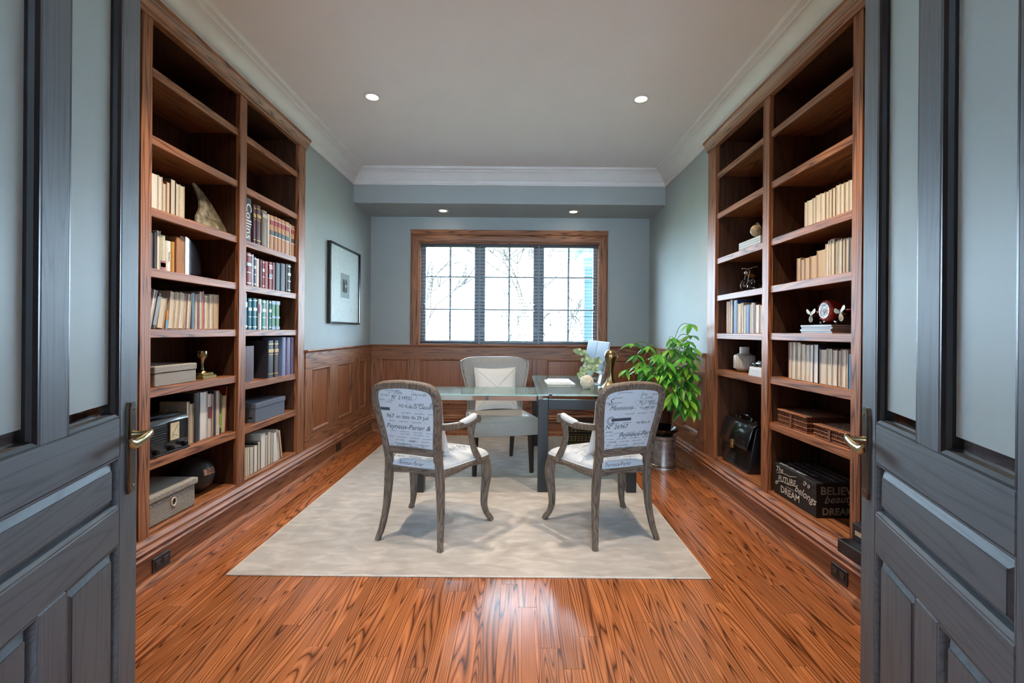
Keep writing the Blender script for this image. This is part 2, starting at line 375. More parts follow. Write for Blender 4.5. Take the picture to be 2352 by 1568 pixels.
# ---- wainscot: rails, stiles, recessed panels with a mitred bead, and a cap
ZR0, ZR1, ZT = .345, .905, 1.052
CAPP = [(0, 1.045), (.024, 1.045), (.026, 1.052), (.036, 1.058), (.040, 1.066), (.038, 1.072), (0, 1.072)]
def wains(wall, org, dr, iw, L0, L1, panels, ax, m0, m1):
    org = Vector(org); dr = Vector(dr); iw = Vector(iw)
    def slab(a0, a1, z0, z1, d0, d1, name, mat, par, bev=.0015):
        r = []
        for z in (z0, z1):
            r.append([org + dr * a + iw * d + Vector((0, 0, z)) for a, d in ((a0, d0), (a1, d0), (a1, d1), (a0, d1))])
        return MB().loft(r).build(name, mat, par, bev=bev)
    along = M['wood_' + ax]
    slab(L0, L1, ZR1, ZT, 0, .02, 'wainscot_rail', along, wall); slab(L0, L1, .222, ZR0, 0, .02, 'wainscot_rail', along, wall)
    edges = [L0] + [v for p in panels for v in p] + [L1]
    for k in range(0, len(edges), 2):
        slab(edges[k], edges[k + 1], ZR0 + .0005, ZR1 - .0005, 0, .0195, 'wainscot_stile', M['wood_z'], wall)
    for a, c in panels:
        p = slab(a, c, ZR0, ZR1, 0, .005, 'wainscot_panel', M['panel_z'], wall, 0)
        mb = MB(); pr = [(0, .019), (.006, .024), (.014, .022), (.020, .012), (.026, .006), (.026, .004), (0, .004)]
        crn = [(a, ZR0), (c, ZR0), (c, ZR1), (a, ZR1)]; ins = [(1, 1), (-1, 1), (-1, -1), (1, -1)]
        mb.loft([[org + dr * (q[0] + s[0] * e) + Vector((0, 0, q[1] + s[1] * e)) + iw * d for e, d in pr] for q, s in zip(crn, ins)], loop=True)
        mb.build('panel_moulding', M['wood_z'], p, smooth=25)
    mb = MB(); run(mb, CAPP, org + dr * L0, org + dr * L1, iw, m0, m1)
    mb.build('wainscot_cap', along, wall, smooth=25)
PL = [(3.99, 4.36), (4.57, 4.94), (5.16, 5.40)]
wains(wall_left, (XL, 0, 0), (0, 1, 0), (1, 0, 0), BY1 + .012, YB, PL, 'y', 0, 1)
wains(wall_right, (XR, 0, 0), (0, 1, 0), (-1, 0, 0), BY1 + .012, YB, PL, 'y', 0, 1)
wains(wall_back, (0, YB, 0), (1, 0, 0), (0, -1, 0), XL + .0, XR, [(-1.675, -1.345), (-1.205, -.586), (-.351, .121), (.356, .975), (1.115, 1.445)], 'x', 1, 1)

# ---- window
win = struct('window_1', (0, YB, 0))
CO = [(-.10, 0), (-.10, .018), (-.086, .026), (-.07, .028), (-.03, .022), (-.012, .024), (0, .018), (0, 0)]   # (outwards from opening, proud of wall)
def casing(name, q0, q1, n, m0, m1, mat):
    # q0,q1 corners of the opening (x,z); n outward normal in the wall plane
    q0 = Vector((q0[0], 0, q0[1])); q1 = Vector((q1[0], 0, q1[1])); dr = (q1 - q0).normalized(); n = Vector((n[0], 0, n[1]))
    r0 = [q0 - n * d * 1.0 + dr * (d * m0) + Vector((0, -y, 0)) for d, y in CO]; r1 = [q1 - n * d + dr * (-d * m1) + Vector((0, -y, 0)) for d, y in CO]
    MB().loft([r0, r1]).build(name, mat, win, smooth=25)
casing('casing', (WX0, WZ0), (WX0, WZ1), (-1, 0), 0, 1, M['wood_z'])
casing('casing', (WX1, WZ0), (WX1, WZ1), (1, 0), 0, 1, M['wood_z'])
casing('casing', (WX0, WZ1), (WX1, WZ1), (0, 1), 1, 1, M['wood_x'])
b = MB().prism([(-.03, WZ1 + .098), (-.045, WZ1 + .14), (-.05, WZ1 + .15), (0, WZ1 + .15), (0, WZ1 + .098)], 'x', WX0 - .10, WX1 + .10)
b.build('header_moulding', M['wood_x'], win, smooth=25)
b = MB().box(WX0, WX0 + .012, 0, .15, WZ0, WZ1).box(WX1 - .012, WX1, 0, .15, WZ0, WZ1).box(WX0, WX1, 0, .15, WZ1 - .012, WZ1).box(WX0, WX1, -.03, .15, WZ0 - .004, WZ0 + .012)
b.build('reveal_lining', M['wood_x'], win)
M['sash'] = plain('grey_window_frame', '#9aa2a9', .45, var=.04)
glz = [(-1.155, -.549), (-.415, .185), (.319, .93)]; GZ0, GZ1 = 1.128, 2.295
b = MB()
for x0, x1 in ((WX0 + .012, -1.165), (-.539, -.425), (.195, .309), (.94, WX1 - .012)): b.box(x0, x1, .085, .15, WZ0 + .012, WZ1 - .012)
b.build('mullions', M['sash'], win)
for a, c in glz:
    o = MB()
    o.box(a - .028, a, .075, .12, GZ0 - .04, GZ1 + .025).box(c, c + .028, .075, .12, GZ0 - .04, GZ1 + .025).box(a, c, .075, .12, GZ1, GZ1 + .025).box(a, c, .075, .12, GZ0 - .04, GZ0)
    so = o.build('sash', M['sash'], win, bev=.002)
    mx = (a + c) / 2; zs = [GZ0, 1.517, 1.919, GZ1]
    MB().box(mx - .012, mx + .012, .085, .108, GZ0, GZ1).build('muntin', M['sash'], so)
    for z in zs[1:3]: MB().box(a, c, .086, .107, z - .011, z + .011).build('muntin', M['sash'], so)
    for k in range(3):
        for x0, x1 in ((a, mx - .011), (mx + .011, c)):
            MB().box(x0, x1, .095, .099, zs[k] + (.009 if k else 0), zs[k + 1] - (.009 if k < 2 else 0)).build('pane', M['pane'], so)
    for x in ((a - .014,) if a < -1 else (c + .014,)):
        mbh = MB().tube([(x, .07, 1.50), (x, .055, 1.51), (x, .05, 1.54), (x, .055, 1.57), (x, .07, 1.58)], .006, 6)
        mbh.build('latch_handle', M['chrome'], so, smooth=True)

# ---- doors (leaf lies in the local x-z plane; x from free edge to hinge, +y is the face towards the room's middle)
def door(name, free, ang, mir):
    root = struct(name); root.matrix_world = Matrix.Translation((free[0], free[1], 0)) @ Matrix.Rotation(ang, 4, 'Z')
    s = mir; T = .044; WD = .746
    def bx(x0, x1, z0, z1, nm, mat, d0=0, d1=T, par=root, bev=.003):
        return MB().box(x0, x1, -s * d0, -s * d1, z0, z1).build(nm, M[mat], par, bev=bev)
    st, gl, mu = .100, .226, .094
    x1 = st; x2 = st + gl; x3 = x2 + mu; x4 = x3 + gl
    ZD = [.012, .14, .673, .772, .906, 1.008, 2.30, 2.43]
    bx(0, st, ZD[0], ZD[7], 'stile', 'door_z'); bx(x4, WD, ZD[0], ZD[7], 'stile', 'door_z')
    bx(x1, x4, ZD[0], ZD[1], 'rail', 'door'); bx(x1, x4, ZD[2], ZD[3], 'rail', 'door'); bx(x1, x4, ZD[4], ZD[5], 'rail', 'door'); bx(x1, x4, ZD[6], ZD[7], 'rail', 'door')
    bx(x2, x3, ZD[1], ZD[2], 'mullion', 'door_z'); bx(x2, x3, ZD[5], ZD[6], 'mullion', 'door_z')
    def raised(a, c, z0, z1):
        mb = MB(); e = .052
        for sgn in (0, 1):
            def P(x, z, d): return (x, -s * (d if not sgn else T - d), z)
            r0 = [P(a, z0, .020), P(c, z0, .020), P(c, z1, .020), P(a, z1, .020)]
            q = .030
            r1 = [P(a + q * .3, z0 + q * .3, .018), P(c - q * .3, z0 + q * .3, .018), P(c - q * .3, z1 - q * .3, .018), P(a + q * .3, z1 - q * .3, .018)]
            r2 = [P(a + q, z0 + q, .007), P(c - q, z0 + q, .007), P(c - q, z1 - q, .007), P(a + q, z1 - q, .007)]
            r3 = [P(a + q, z0 + q, .0045), P(c - q, z0 + q, .0045), P(c - q, z1 - q, .0045), P(a + q, z1 - q, .0045)]
            mb.loft([r0, r1, r2, r3], caps=False); n0 = len(mb.v); mb.f.append((n0 - 4, n0 - 3, n0 - 2, n0 - 1))
        pn = mb.build('door_panel', M['door' if c - a > .4 else 'door_z'], root)
        # sticking bead round the opening
        mm = MB(); pr = [(0, .001), (.004, .001), (.010, .008), (.012, .016), (.012, .022), (0, .022)]
        crn = [(a, z0), (c, z0), (c, z1), (a, z1)]; ins = [(1, 1), (-1, 1), (-1, -1), (1, -1)]
        mm.loft([[(q[0] + k[0] * u, -s * d, q[1] + k[1] * u) for u, d in pr] for q, k in zip(crn, ins)], loop=True)
        mm.build('panel_bead', M['door'], pn, smooth=25)
    raised(x1, x4, ZD[3], ZD[4]); raised(x1, x2, ZD[1], ZD[2]); raised(x3, x4, ZD[1], ZD[2])
    for a, c in ((x1, x2), (x3, x4)):
        g = MB().box(a + .012, c - .012, -s * .020, -s * .026, ZD[5] + .040, ZD[6] - .03).build('frosted_pane', M['frost'], root)
        MB().box(a + .012, c - .012, -s * .020, -s * .026, ZD[5] + .010, ZD[5] + .040).build('clear_border', M['pane'], g)
        mm = MB(); pr = [(0, .001), (.005, .001), (.012, .006), (.016, .014), (.016, .030), (.012, .040), (0, .043)]
        crn = [(a, ZD[5]), (c, ZD[5]), (c, ZD[6]), (a, ZD[6])]; ins = [(1, 1), (-1, 1), (-1, -1), (1, -1)]
        mm.loft([[(q[0] + k[0] * u, -s * d, q[1] + k[1] * u) for u, d in pr] for q, k in zip(crn, ins)], loop=True)
        mm.build('glazing_bead', M['black'], g, smooth=25)
    # handle: long shaped backplate and a curved lever
    hx = .050; zc = .918
    out = [(-.014, -.125), (.014, -.125), (.018, -.112), (.021, -.106), (.021, .106), (.018, .112), (.014, .125), (-.014, .125), (-.018, .112), (-.021, .106), (-.021, -.106), (-.018, -.112)]
    mb = MB()
    mb.loft([[(hx + p[0], s * .0, zc + p[1]) for p in out], [(hx + p[0], s * .006, zc + p[1]) for p in out], [(hx + p[0] * .8, s * .009, zc + p[1] * .975) for p in out]])
    h = mb.build('handle_plate', M['steel_dark'], root, smooth=25)
    z = zc + .035; L = MB()
    L.tube([(hx, s * .006, z), (hx, s * .022, z), (hx, s * .045, z)], [.011, .009, .0095], 12)
    L.tube([(hx - .006, s * .046, z + .002), (hx + .010, s * .054, z + .004), (hx + .034, s * .056, z + .002), (hx + .062, s * .052, z - .006), (hx + .088, s * .046, z - .010), (hx + .104, s * .044, z - .003), (hx + .112, s * .047, z + .006)], [.011, .012, .012, .013, .013, .011, .006], 12, flat=.55)
    L.build('lever', M['brass'], h, smooth=60)
    MB().cyl((hx, s * .009, zc + .105), 'y', .004, s * .003, 10).cyl((hx, s * .009, zc - .105), 'y', .004, s * .003, 10).build('screws', M['brass'], h)
    MB().box(-.002, .0005, -s * .012, -s * .034, zc - .10, zc - .02).build('latch_plate', M['brass'], root)
    return root
# left: runs from the free edge towards the hinge, direction (0.326,-0.945)
d1 = door('door_1', (-1.085, 1.30), math.atan2(-.945, .326), 1)
d2 = door('door_2', (.984, 1.30), math.atan2(-.9385, -.345), -1)

# ---- recessed downlights
M['bulb'] = plain('lit_lamp', '#ffffff', .5, emit=(1, .93, .82, 1), estr=30.0)
def downlight(x, y, z, label, power, spot=1.9, group='recessed ceiling downlights', name='downlight', blend=1.0):
    r = thing(name, label, 'downlight', (x, y, z), 0, group)
    mb = MB().loft([[(q * math.cos(2 * PI * k / 28), q * math.sin(2 * PI * k / 28), zz) for k in range(28)] for q, zz in ((.064, 0), (.066, -.003), (.062, -.006), (.044, -.005), (.040, -.001), (.040, .0))], caps=False)
    mb.build('trim_ring', M['white'], r, smooth=50)
    MB().lathe([(.001, -.002), (.025, -.0025), (.039, -.0015), (.039, -.0005), (.001, -.0005)], 24).build('lamp_lens', M['bulb'], r)
    ld = D.lights.new('downlight_beam', 'SPOT'); ld.energy = power; ld.color = LAMP_COL; ld.spot_size = spot; ld.spot_blend = blend; ld.shadow_soft_size = .028
    lo = D.objects.new('downlight_beam', ld); COL.objects.link(lo); lo.parent = r; lo.location = (0, 0, -.045)
    return r
downlight(-1.11, 3.42, ZC, 'lit round recessed ceiling downlight above the left bookcase side', LAMP_W)
downlight(.91, 3.42, ZC, 'lit round recessed ceiling downlight above the right bookcase side', LAMP_W)
downlight(-1.15, 2.30, ZC, 'lit recessed ceiling downlight nearer the doors on the left', LAMP2_W, 1.75)
downlight(.95, 2.30, ZC, 'lit recessed ceiling downlight nearer the doors on the right', LAMP2_W, 1.75)
downlight(-.885, 5.30, 2.645, 'small lit recessed downlight in the soffit above left window pane', SOFFIT_W, 1.7)
downlight(.633, 5.30, 2.645, 'small lit recessed downlight in the soffit above right window pane', SOFFIT_W, 1.7)
# ================================================================ built-in bookcases
SH_L = {0: [2.54, 2.205, 1.847, 1.545, 1.243, .945, .585], 1: [2.54, 2.195, 1.84, 1.541, 1.243, .885, .587]}
SH_R = {0: [2.54, 2.212, 1.847, 1.548, 1.248, .97, .68], 1: [2.54, 2.212, 1.847, 1.548, 1.243, .95]}
ZB = .24
CPROF = [(0, 2.765), (.012, 2.765), (.016, 2.775), (.014, 2.782), (.022, 2.788), (.030, 2.805), (.040, 2.822), (.048, 2.828), (.050, 2.846), (0, 2.846)]
def bookcase(label, s, F, bays, shelves, stiles, extra):
    r = thing('bookcase', label, 'bookcase', (F, 2.6, 0))
    def bx(d0, d1, y0, y1, z0, z1, nm, mat, bev=.0015, par=r):
        return MB().box(s * d0, s * d1, y0 - 2.6, y1 - 2.6, z0, z1).build(nm, M[mat], par, bev=bev)
    for y0, y1 in stiles: bx(-.012, .018, y0, y1, .224, 2.80, 'face_stile', 'wood_z')
    bx(-.010, .018, BY0, BY1, 2.765, 2.845, 'header_rail', 'wood_y')
    run(MB(), CPROF, (-s * .010, BY0 - 2.6, 0), (-s * .010, BY1 - 2.6, 0), (-s, 0, 0)).build('cornice', M['wood_y'], r, smooth=25)
    bx(.018, REC - .012, BY0 + .012, BY1 - .012, 2.80, 2.82, 'top_board', 'case_shade')
    bx(-.005, REC - .012, BY0 + .012, BY1 - .012, .2245, ZB, 'bottom_board', 'wood_y')
    for y0, y1 in stiles[:-1]:
        pass
    ys = []
    for (a, c) in bays: ys.append((a, c))
    for y0, y1 in stiles:
        m = (y0 + y1) / 2
        if y0 - .001 <= BY0: e = (y1 - .022, y1 + .0)
        elif y1 + .001 >= BY1: e = (y0, y0 + .022)
        else: e = (y0 + .010, y1 - .010)
        bx(.018, REC - .012, e[0], e[1], ZB, 2.80, 'upright_panel', 'case_shade', 0)
    for k, (a, c) in enumerate(bays):
        bx(REC - .012, REC - .003, a - .02, c + .02, ZB, 2.80, 'back_panel', 'case_shade', 0)
    for k, lst in shelves.items():
        a, c = bays[k]
        for i, z in enumerate(lst):
            sh = bx(.020, REC - .013, a - .009, c + .009, z - .022, z, 'shelf', 'wood_y', 0)
            bx(0, .020, a, c, z - .044, z, 'shelf_lip', 'wood_y', .002, sh)
    for y in extra:
        mb = MB()
        for i in range(38):
            z = .45 + i * .055
            for d in (.06, .28): mb.cyl((s * d, y - 2.6, z), 'y', .0035, -.0012, 6)
        mb.build('peg_holes', M['black'], r, kind='stuff')
    return r
L_ST = [(BY0, 1.455), (2.175, 2.24), (2.945, 3.02), (3.74, BY1)]
R_ST = [(BY0, 1.455), (2.12, 2.185), (2.91, 2.985), (3.70, BY1)]
bookcase('tall built-in oak bookcase recessed in the left wall', -1, XL, [(2.24, 2.945), (3.02, 3.74), (1.455, 2.175)], {0: SH_L[0], 1: SH_L[1], 2: SH_L[0]}, L_ST, [2.9545, 3.7385])
bookcase('tall built-in oak bookcase recessed in the right wall', 1, XR, [(2.185, 2.91), (2.985, 3.70), (1.455, 2.12)], {0: SH_R[0], 1: SH_R[1], 2: SH_R[0]}, R_ST, [2.9195, 3.6985])
# outlets in the baseboards
def outlet(x, y, s, label):
    r = thing('power_outlet', label, 'outlet', (x, y, .078), 0, None)
    MB().box(0, s * .006, -.058, .058, -.036, .036).build('plate', M['black'], r, bev=.003)
    for dy in (-.024, .024):
        o = MB().box(s * .006, s * .009, dy - .017, dy + .017, -.016, .016).build('socket', cm('#241d1a', .4), r, bev=.003)
        MB().box(s * .009, s * .0098, dy - .006, dy - .004, -.004, .008).box(s * .009, s * .0098, dy + .004, dy + .006, -.004, .008).build('slots', cm('#8a8078', .4), o)
outlet(XL + .034, 2.285, 1, 'dark double power outlet in the left baseboard under the bookcase')
outlet(XR - .034, 2.215, -1, 'dark double power outlet in the right baseboard near the black box')
outlet(XL + .034, 4.55, 1, 'small dark outlet in the left baseboard below the wainscot')
# ================================================================ rug
rg = thing('area_rug', 'large cream textured area rug under the desk and chairs', 'rug', (-.24, 3.845, 0))
MB().box(-1.222, 1.222, -1.545, 1.545, 0, .010).build('pile', M['rug'], rg, bev=.004)
mb = MB(); e = .005
mb.tube([(-1.222, -1.545, e), (1.222, -1.545, e), (1.222, 1.545, e), (-1.222, 1.545, e)], .005, 8, loop=True)
mb.build('binding', cm('#c9bfb0', .9), rg)
RUGZ = .0102

# ================================================================ French armchairs
def interp(tab, t):
    for (a, va), (b, vb) in zip(tab, tab[1:]):
        if t <= b:
            k = (t - a) / (b - a); k = max(0, min(1, k)); k = k * k * (3 - 2 * k) if len(tab) < 4 else k
            return va + (vb - va) * k
    return tab[-1][1]
def catmull(pts, n=6, loop=False):
    P = [Vector(p) for p in pts]; out = []; m = len(P)
    for i in range(m if loop else m - 1):
        if loop: p0, p1, p2, p3 = P[i - 1], P[i], P[(i + 1) % m], P[(i + 2) % m]
        else: p0, p1, p2, p3 = P[max(i - 1, 0)], P[i], P[i + 1], P[min(i + 2, m - 1)]
        for k in range(n):
            t = k / n; out.append(.5 * ((2 * p1) + (-p0 + p2) * t + (2 * p0 - 5 * p1 + 4 * p2 - p3) * t * t + (-p0 + 3 * p1 - 3 * p2 + p3) * t ** 3))
    if not loop: out.append(P[-1])
    return out
def lean(z): return .045 - max(0, z - .45) * .20 - max(0, z - .7) * .05
SEC = [(.5, .35), (.35, .5), (-.35, .5), (-.5, .35), (-.5, -.35), (-.35, -.5), (.35, -.5), (.5, -.35)]
HW = [(.50, .160), (.56, .163), (.62, .169), (.70, .181), (.77, .191), (.835, .1955), (.872, .193), (.897, .182), (.914, .161), (.924, .125), (.930, .07), (.932, 0)]
def hw(z): return interp(HW, z)
def seat_outline(n=64):
    pts = catmull([(-.165, .055, 0), (0, .045, 0), (.165, .055, 0), (.205, .10, 0), (.250, .25, 0), (.287, .40, 0), (.292, .455, 0), (.262, .487, 0), (.14, .505, 0), (0, .515, 0), (-.14, .505, 0), (-.262, .487, 0), (-.292, .455, 0), (-.287, .40, 0), (-.250, .25, 0), (-.205, .10, 0)], 5, True)
    return [(p.x, p.y) for p in pts]
SO = seat_outline(); SCY = .27
def seat_top(x, y):
    # dome height at (x, y) by relative radius
    a = math.atan2(y - SCY, x); best = 1e9; R = .25
    for px_, py_ in SO:
        d = abs((math.atan2(py_ - SCY, px_) - a + PI) % (2 * PI) - PI)
        if d < best: best = d; R = math.hypot(px_, py_ - SCY)
    q = min(1, math.hypot(x, y - SCY) / R)
    return .462 + .050 * (1 - q ** 2.6)
def scribble(mb, fn, inside, x0, x1, z, amp, rd, w=.0009, step=.004, slope=0.0):
    pts = []; x = x0; n = int((x1 - x0) / step) * 4
    ph = rd.uniform(0, 6); gap = 0
    for i in range(n):
        t = i / 4.0; k = math.sin(t * 2 * PI / 1.0 + ph); big = 1.0 + 1.3 * (math.sin(t * .71 + ph) > .82)
        px_ = x0 + t * step + .45 * step * math.cos(t * 2 * PI + ph); pz = z + slope * (px_ - x0) + amp * k * big * (.6 + .4 * math.sin(t * 1.7))
        word = math.sin(t * .33 + ph * 2) > -.72
        if word and inside(px_, pz): pts.append((px_ + .35 * (pz - z), pz))
        else:
            if len(pts) > 2: _ribbon(mb, fn, pts, w * 1.5)
            pts = []
    if len(pts) > 2: _ribbon(mb, fn, pts, w * 1.5)
def _ribbon(mb, fn, pts, w):
    L_, R_ = [], []
    for i, (x, z) in enumerate(pts):
        a = pts[max(0, i - 1)]; b = pts[min(len(pts) - 1, i + 1)]; dx, dz = b[0] - a[0], b[1] - a[1]; l = math.hypot(dx, dz) or 1
        nx, nz = -dz / l * w / 2, dx / l * w / 2; L_.append(fn(x + nx, z + nz)); R_.append(fn(x - nx, z - nz))
    mb.loft([[a, b] for a, b in zip(L_, R_)], closed=False)
def armchair(label, loc, rz, lines_back, lines_seat):
    r = thing('armchair', label, 'chair', loc, rz, 'pair of French armchairs at the desk')
    w = M['chair_wood']
    # cabriole front legs and swept back legs
    for s in (-1, 1):
        p = catmull([(s * .262, .455, .425), (s * .272, .472, .37), (s * .276, .476, .30), (s * .268, .466, .20), (s * .266, .462, .11), (s * .280, .474, .05), (s * .297, .488, .020), (s * .300, .490, .0)], 4)
        R = [interp([(0, .026), (.25, .029), (.45, .022), (.7, .0155), (.86, .0165), (.94, .020), (1, .015)], i / (len(p) - 1)) for i in range(len(p))]
        MB().tube(p, R, 10, sec=[(a * 1.9, b * 1.9) for a, b in SEC]).build('leg', w, r, smooth=35)
        p = catmull([(s * .167, .040, .545), (s * .169, .044, .46), (s * .171, .049, .40), (s * .177, .050, .30), (s * .185, .042, .18), (s * .196, .018, .07), (s * .206, .000, .02), (s * .208, -.004, .0)], 4)
        R = [interp([(0, .0205), (.35, .0235), (.6, .018), (.85, .015), (1, .0165)], i / (len(p) - 1)) for i in range(len(p))]
        MB().tube(p, R, 10, sec=[(a * 1.9, b * 1.9) for a, b in SEC]).build('leg', w, r, smooth=35)
    # seat rail, scalloped below
    n = len(SO); ro, ri, rt, rb = [], [], [], []
    for i, (x, y) in enumerate(SO):
        dx, dy = x, y - SCY; L = math.hypot(dx, dy); ux, uy = dx / L, dy / L
        k = abs(math.sin(2 * math.atan2(dy, dx))); zb = .392 + .016 * (1 - k)
        ro.append([(x + ux * .004, y + uy * .004, .436), (x + ux * .010, y + uy * .010, .425), (x + ux * .008, y + uy * .008, zb + .012), (x + ux * .002, y + uy * .002, zb), (x - ux * .022, y - uy * .022, zb), (x - ux * .022, y - uy * .022, .436)])
    MB().loft(ro, loop=True).build('seat_rail', M['chair_wood_x'], r, smooth=35)
    # upholstered seat
    rings = []
    for q, z in ((.001, .512), (.3, .511), (.55, .502), (.75, .488), (.88, .474), (.96, .460), (.995, .446), (.99, .434)):
        rings.append([(x * q, SCY + (y - SCY) * q, z) for x, y in SO])
    st = MB().loft(rings).build('seat', M['linen'], r, smooth=60)
    mb = MB().tube([(x * 1.0, SCY + (y - SCY) * 1.0, .440) for x, y in SO], .004, 6, loop=True); mb.build('seat_piping', M['linen'], st, smooth=True)
    # back frame: posts and arched crest as one bent loop, plus the low cross rail
    zs = [.485, .53, .58, .64, .70, .76, .81, .855, .885, .905, .919, .928]
    half = [(hw(z) + .006, lean(z), z) for z in zs]
    path = [(-x, y, z) for x, y, z in half] + [(0, lean(.9335), .9335)] + [(x, y, z) for x, y, z in reversed(half)]
    path = catmull(path, 3)
    MB().tube(path, 1.0, sec=[(a * .040, b * .042) for a, b in SEC], up=(0, 1, .2)).build('back_frame', w, r, smooth=35)
    mb = MB(); mb.tube([(x, lean(.535) + .004 - .012 * (1 - (x / .17) ** 2), .535 + .006 * (1 - (x / .17) ** 2)) for x in (-.175, -.12, -.06, 0, .06, .12, .175)], 1.0, sec=[(a * .030, b * .042) for a, b in SEC], up=(0, 1, 0))
    mb.build('cross_rail', M['chair_wood_x'], r, smooth=35)
    # upholstered back panel
    def bp(u, v, side):
        z = .553 + v * .358; x = (u * 2 - 1) * (hw(z) - .010)
        if v > .93: x *= 1
        bulge = (1 - (2 * u - 1) ** 4) * (1 - (2 * v - 1) ** 6)
        return (x, lean(z) + (-.006 - .010 * bulge if side else .010 + .026 * bulge), z)
    mb = MB().grid(lambda u, v: bp(u, v, 1), 14, 18).grid(lambda u, v: bp(u, v, 0), 14, 18)
    k = MB()
    bk = mb.build('back_upholstery', M['linen'], r, smooth=60)
    def back_fn(x, z):
        z = max(.556, min(.907, z)); h = hw(z) - .012; x = max(-h, min(h, x)); u = (x / (hw(z) - .010) + 1) / 2; v = (z - .553) / .358
        p = bp(u, v, 1); return (p[0], p[1] - .0012, p[2])
    mb = MB()
    for body, size, x, z, sh, bold in lines_back:
        vs, fs = text2d(body, size, sh, 'LEFT', bold * size)
        ok = set()
        pts = [(x + a, z - .012 + b) for a, b in vs]
        keep = [f for f in fs if all(abs(pts[i][0]) < hw(max(.5, min(.92, pts[i][1]))) - .013 and .558 < pts[i][1] < .905 for i in f)]
        if keep: mb.add([back_fn(*p) for p in pts], keep)
    rd = random.Random(int(loc[0] * 1000) + 77)
    ins = lambda x, z: abs(x) < hw(max(.5, min(.92, z))) - .016 and .560 < z < .902
    for z, amp, x0, x1, w in ((.895, .005, -.16, .02, .0009), (.878, .006, .05, .17, .001), (.866, .004, -.17, -.05, .0008), (.838, .004, -.17, -.07, .0008), (.826, .003, -.16, -.08, .0008), (.822, .009, .06, .18, .0011), (.800, .003, -.02, .17, .0008), (.768, .0035, -.04, .18, .0008), (.715, .003, -.12, .12, .0008), (.655, .0025, -.12, .16, .0008), (.640, .003, -.06, .14, .0008), (.620, .003, -.14, .15, .0008), (.602, .0035, -.10, .13, .0008), (.580, .005, -.13, .13, .001), (.566, .003, -.14, .10, .0008)):
        scribble(mb, back_fn, ins, x0, x1, z, amp, rd, w, .0045 if amp < .005 else .007)
    fl_pts = [(.02 + .05 * math.sin(t * 2.2) + .02 * t, .90 - .035 * t + .01 * math.cos(t * 3)) for t in [k / 8 for k in range(26)]]
    _ribbon(mb, back_fn, [q for q in fl_pts if ins(*q)], .0012)
    mb.build('printed_lettering', M['linen_print'], bk, kind='stuff', label='dark script lettering printed on linen')
    # the seat carries the same print
    mb = MB()
    for body, size, x, y, ang, sh in lines_seat:
        vs, fs = text2d(body, size, sh, 'CENTER', .004 * size); ca, sa = math.cos(ang), math.sin(ang)
        pts = [(x + a * ca - b * sa, y + a * sa + b * ca) for a, b in vs]
        keep = [f for f in fs if all((p := pts[i]) and abs(p[0]) < .175 + .24 * max(0, min(.45, p[1] - .08)) and .06 < p[1] < .49 for i in f)]
        if keep: mb.add([(p[0], p[1], seat_top(*p) + .0022) for p in pts], keep)
    rd = random.Random(int(loc[0] * 1000) + 5)
    insS = lambda x, y: abs(x) < .165 + .24 * max(0, min(.42, y - .08)) and .07 < y < .485
    stf = lambda x, y: (x, y, seat_top(x, y) + .0022)
    for k in range(19): scribble(mb, stf, insS, -.26 + rd.uniform(0, .12), .10 + rd.uniform(0, .16), .085 + k * .0215, rd.choice((.003, .004, .006)), rd, .0010, .006)
    for cx_, cy_ in ((.15, .33), (-.17, .40)):
        for q in (.030, .036): _ribbon(mb, stf, [(cx_ + q * a - q * .6 * b, cy_ + q * b * .8 + q * .5 * a) for a, b in ((-1, -1), (1, -1), (1, 1), (-1, 1), (-1, -1))], .0014)
    mb.build('printed_lettering', M['linen_print'], st, kind='stuff')
    mb = MB()   # the rolled rear face of the seat, with a line of script
    for body, size, x, z, sh in (('Peyneux-Perier', .028, -.115, .446, .45),):
        vs, fs = text2d(body, size, sh, 'LEFT', 0)
        keep = [f for f in fs if all(abs(x + vs[i][0]) < .15 for i in f)]
        def rear(a, zz):
            q = interp([(.434, 1.0), (.446, .997), (.460, .962), (.474, .885), (.488, .755)], zz)
            yy = SCY + (.047 + .008 * (a / .16) ** 2 - SCY) * (q + .012); return (a, yy, zz + .001)
        mb.add([rear(x + a, z + b) for a, b in vs], keep)
    if mb.v: mb.build('printed_lettering', M['linen_print'], st, kind='stuff')
    # arms with padded top and scrolled hand, on swept supports
    for s in (-1, 1):
        p = catmull([(s * .193, lean(.69) + .01, .693), (s * .218, .085, .683), (s * .248, .17, .680), (s * .270, .245, .692), (s * .277, .295, .706), (s * .279, .320, .700)], 5)
        R = [interp([(0, .017), (.3, .019), (.75, .021), (1, .020)], i / (len(p) - 1)) for i in range(len(p))]
        a = MB().tube(p, R, 10, sec=[(x * 2.0, y * 1.8) for x, y in SEC], up=(0, 0, 1)).build('arm', M['chair_wood'], r, smooth=35)
        sc = [(s * .280, .318 + .020 * math.cos(t) * (1 - t / 9), .690 + .018 * math.sin(t) * (1 - t / 9)) for t in [PI / 2 - k * .5 for k in range(12)]]
        sc = [(s * .280, .316 + .021 * (1 - k / 16) * math.sin(k * .48), .688 + .021 * (1 - k / 16) * math.cos(k * .48)) for k in range(13)]
        MB().tube(sc, .0085, 8, up=(1, 0, 0), sec=[(x * 4.2, y * 1.7) for x, y in SEC]).build('scroll', M['chair_wood'], a, smooth=35)
        pp = [p[i] + Vector((0, 0, .012)) for i in range(9, 21)]
        m_ = len(pp); R2 = [.022 * math.sqrt(max(.05, 1 - ((i - (m_ - 1) / 2) / (m_ / 2)) ** 4)) for i in range(m_)]
        MB().tube(pp, R2, 10, up=(0, 0, 1), flat=1.0).build('arm_pad', M['linen'], a, smooth=True)
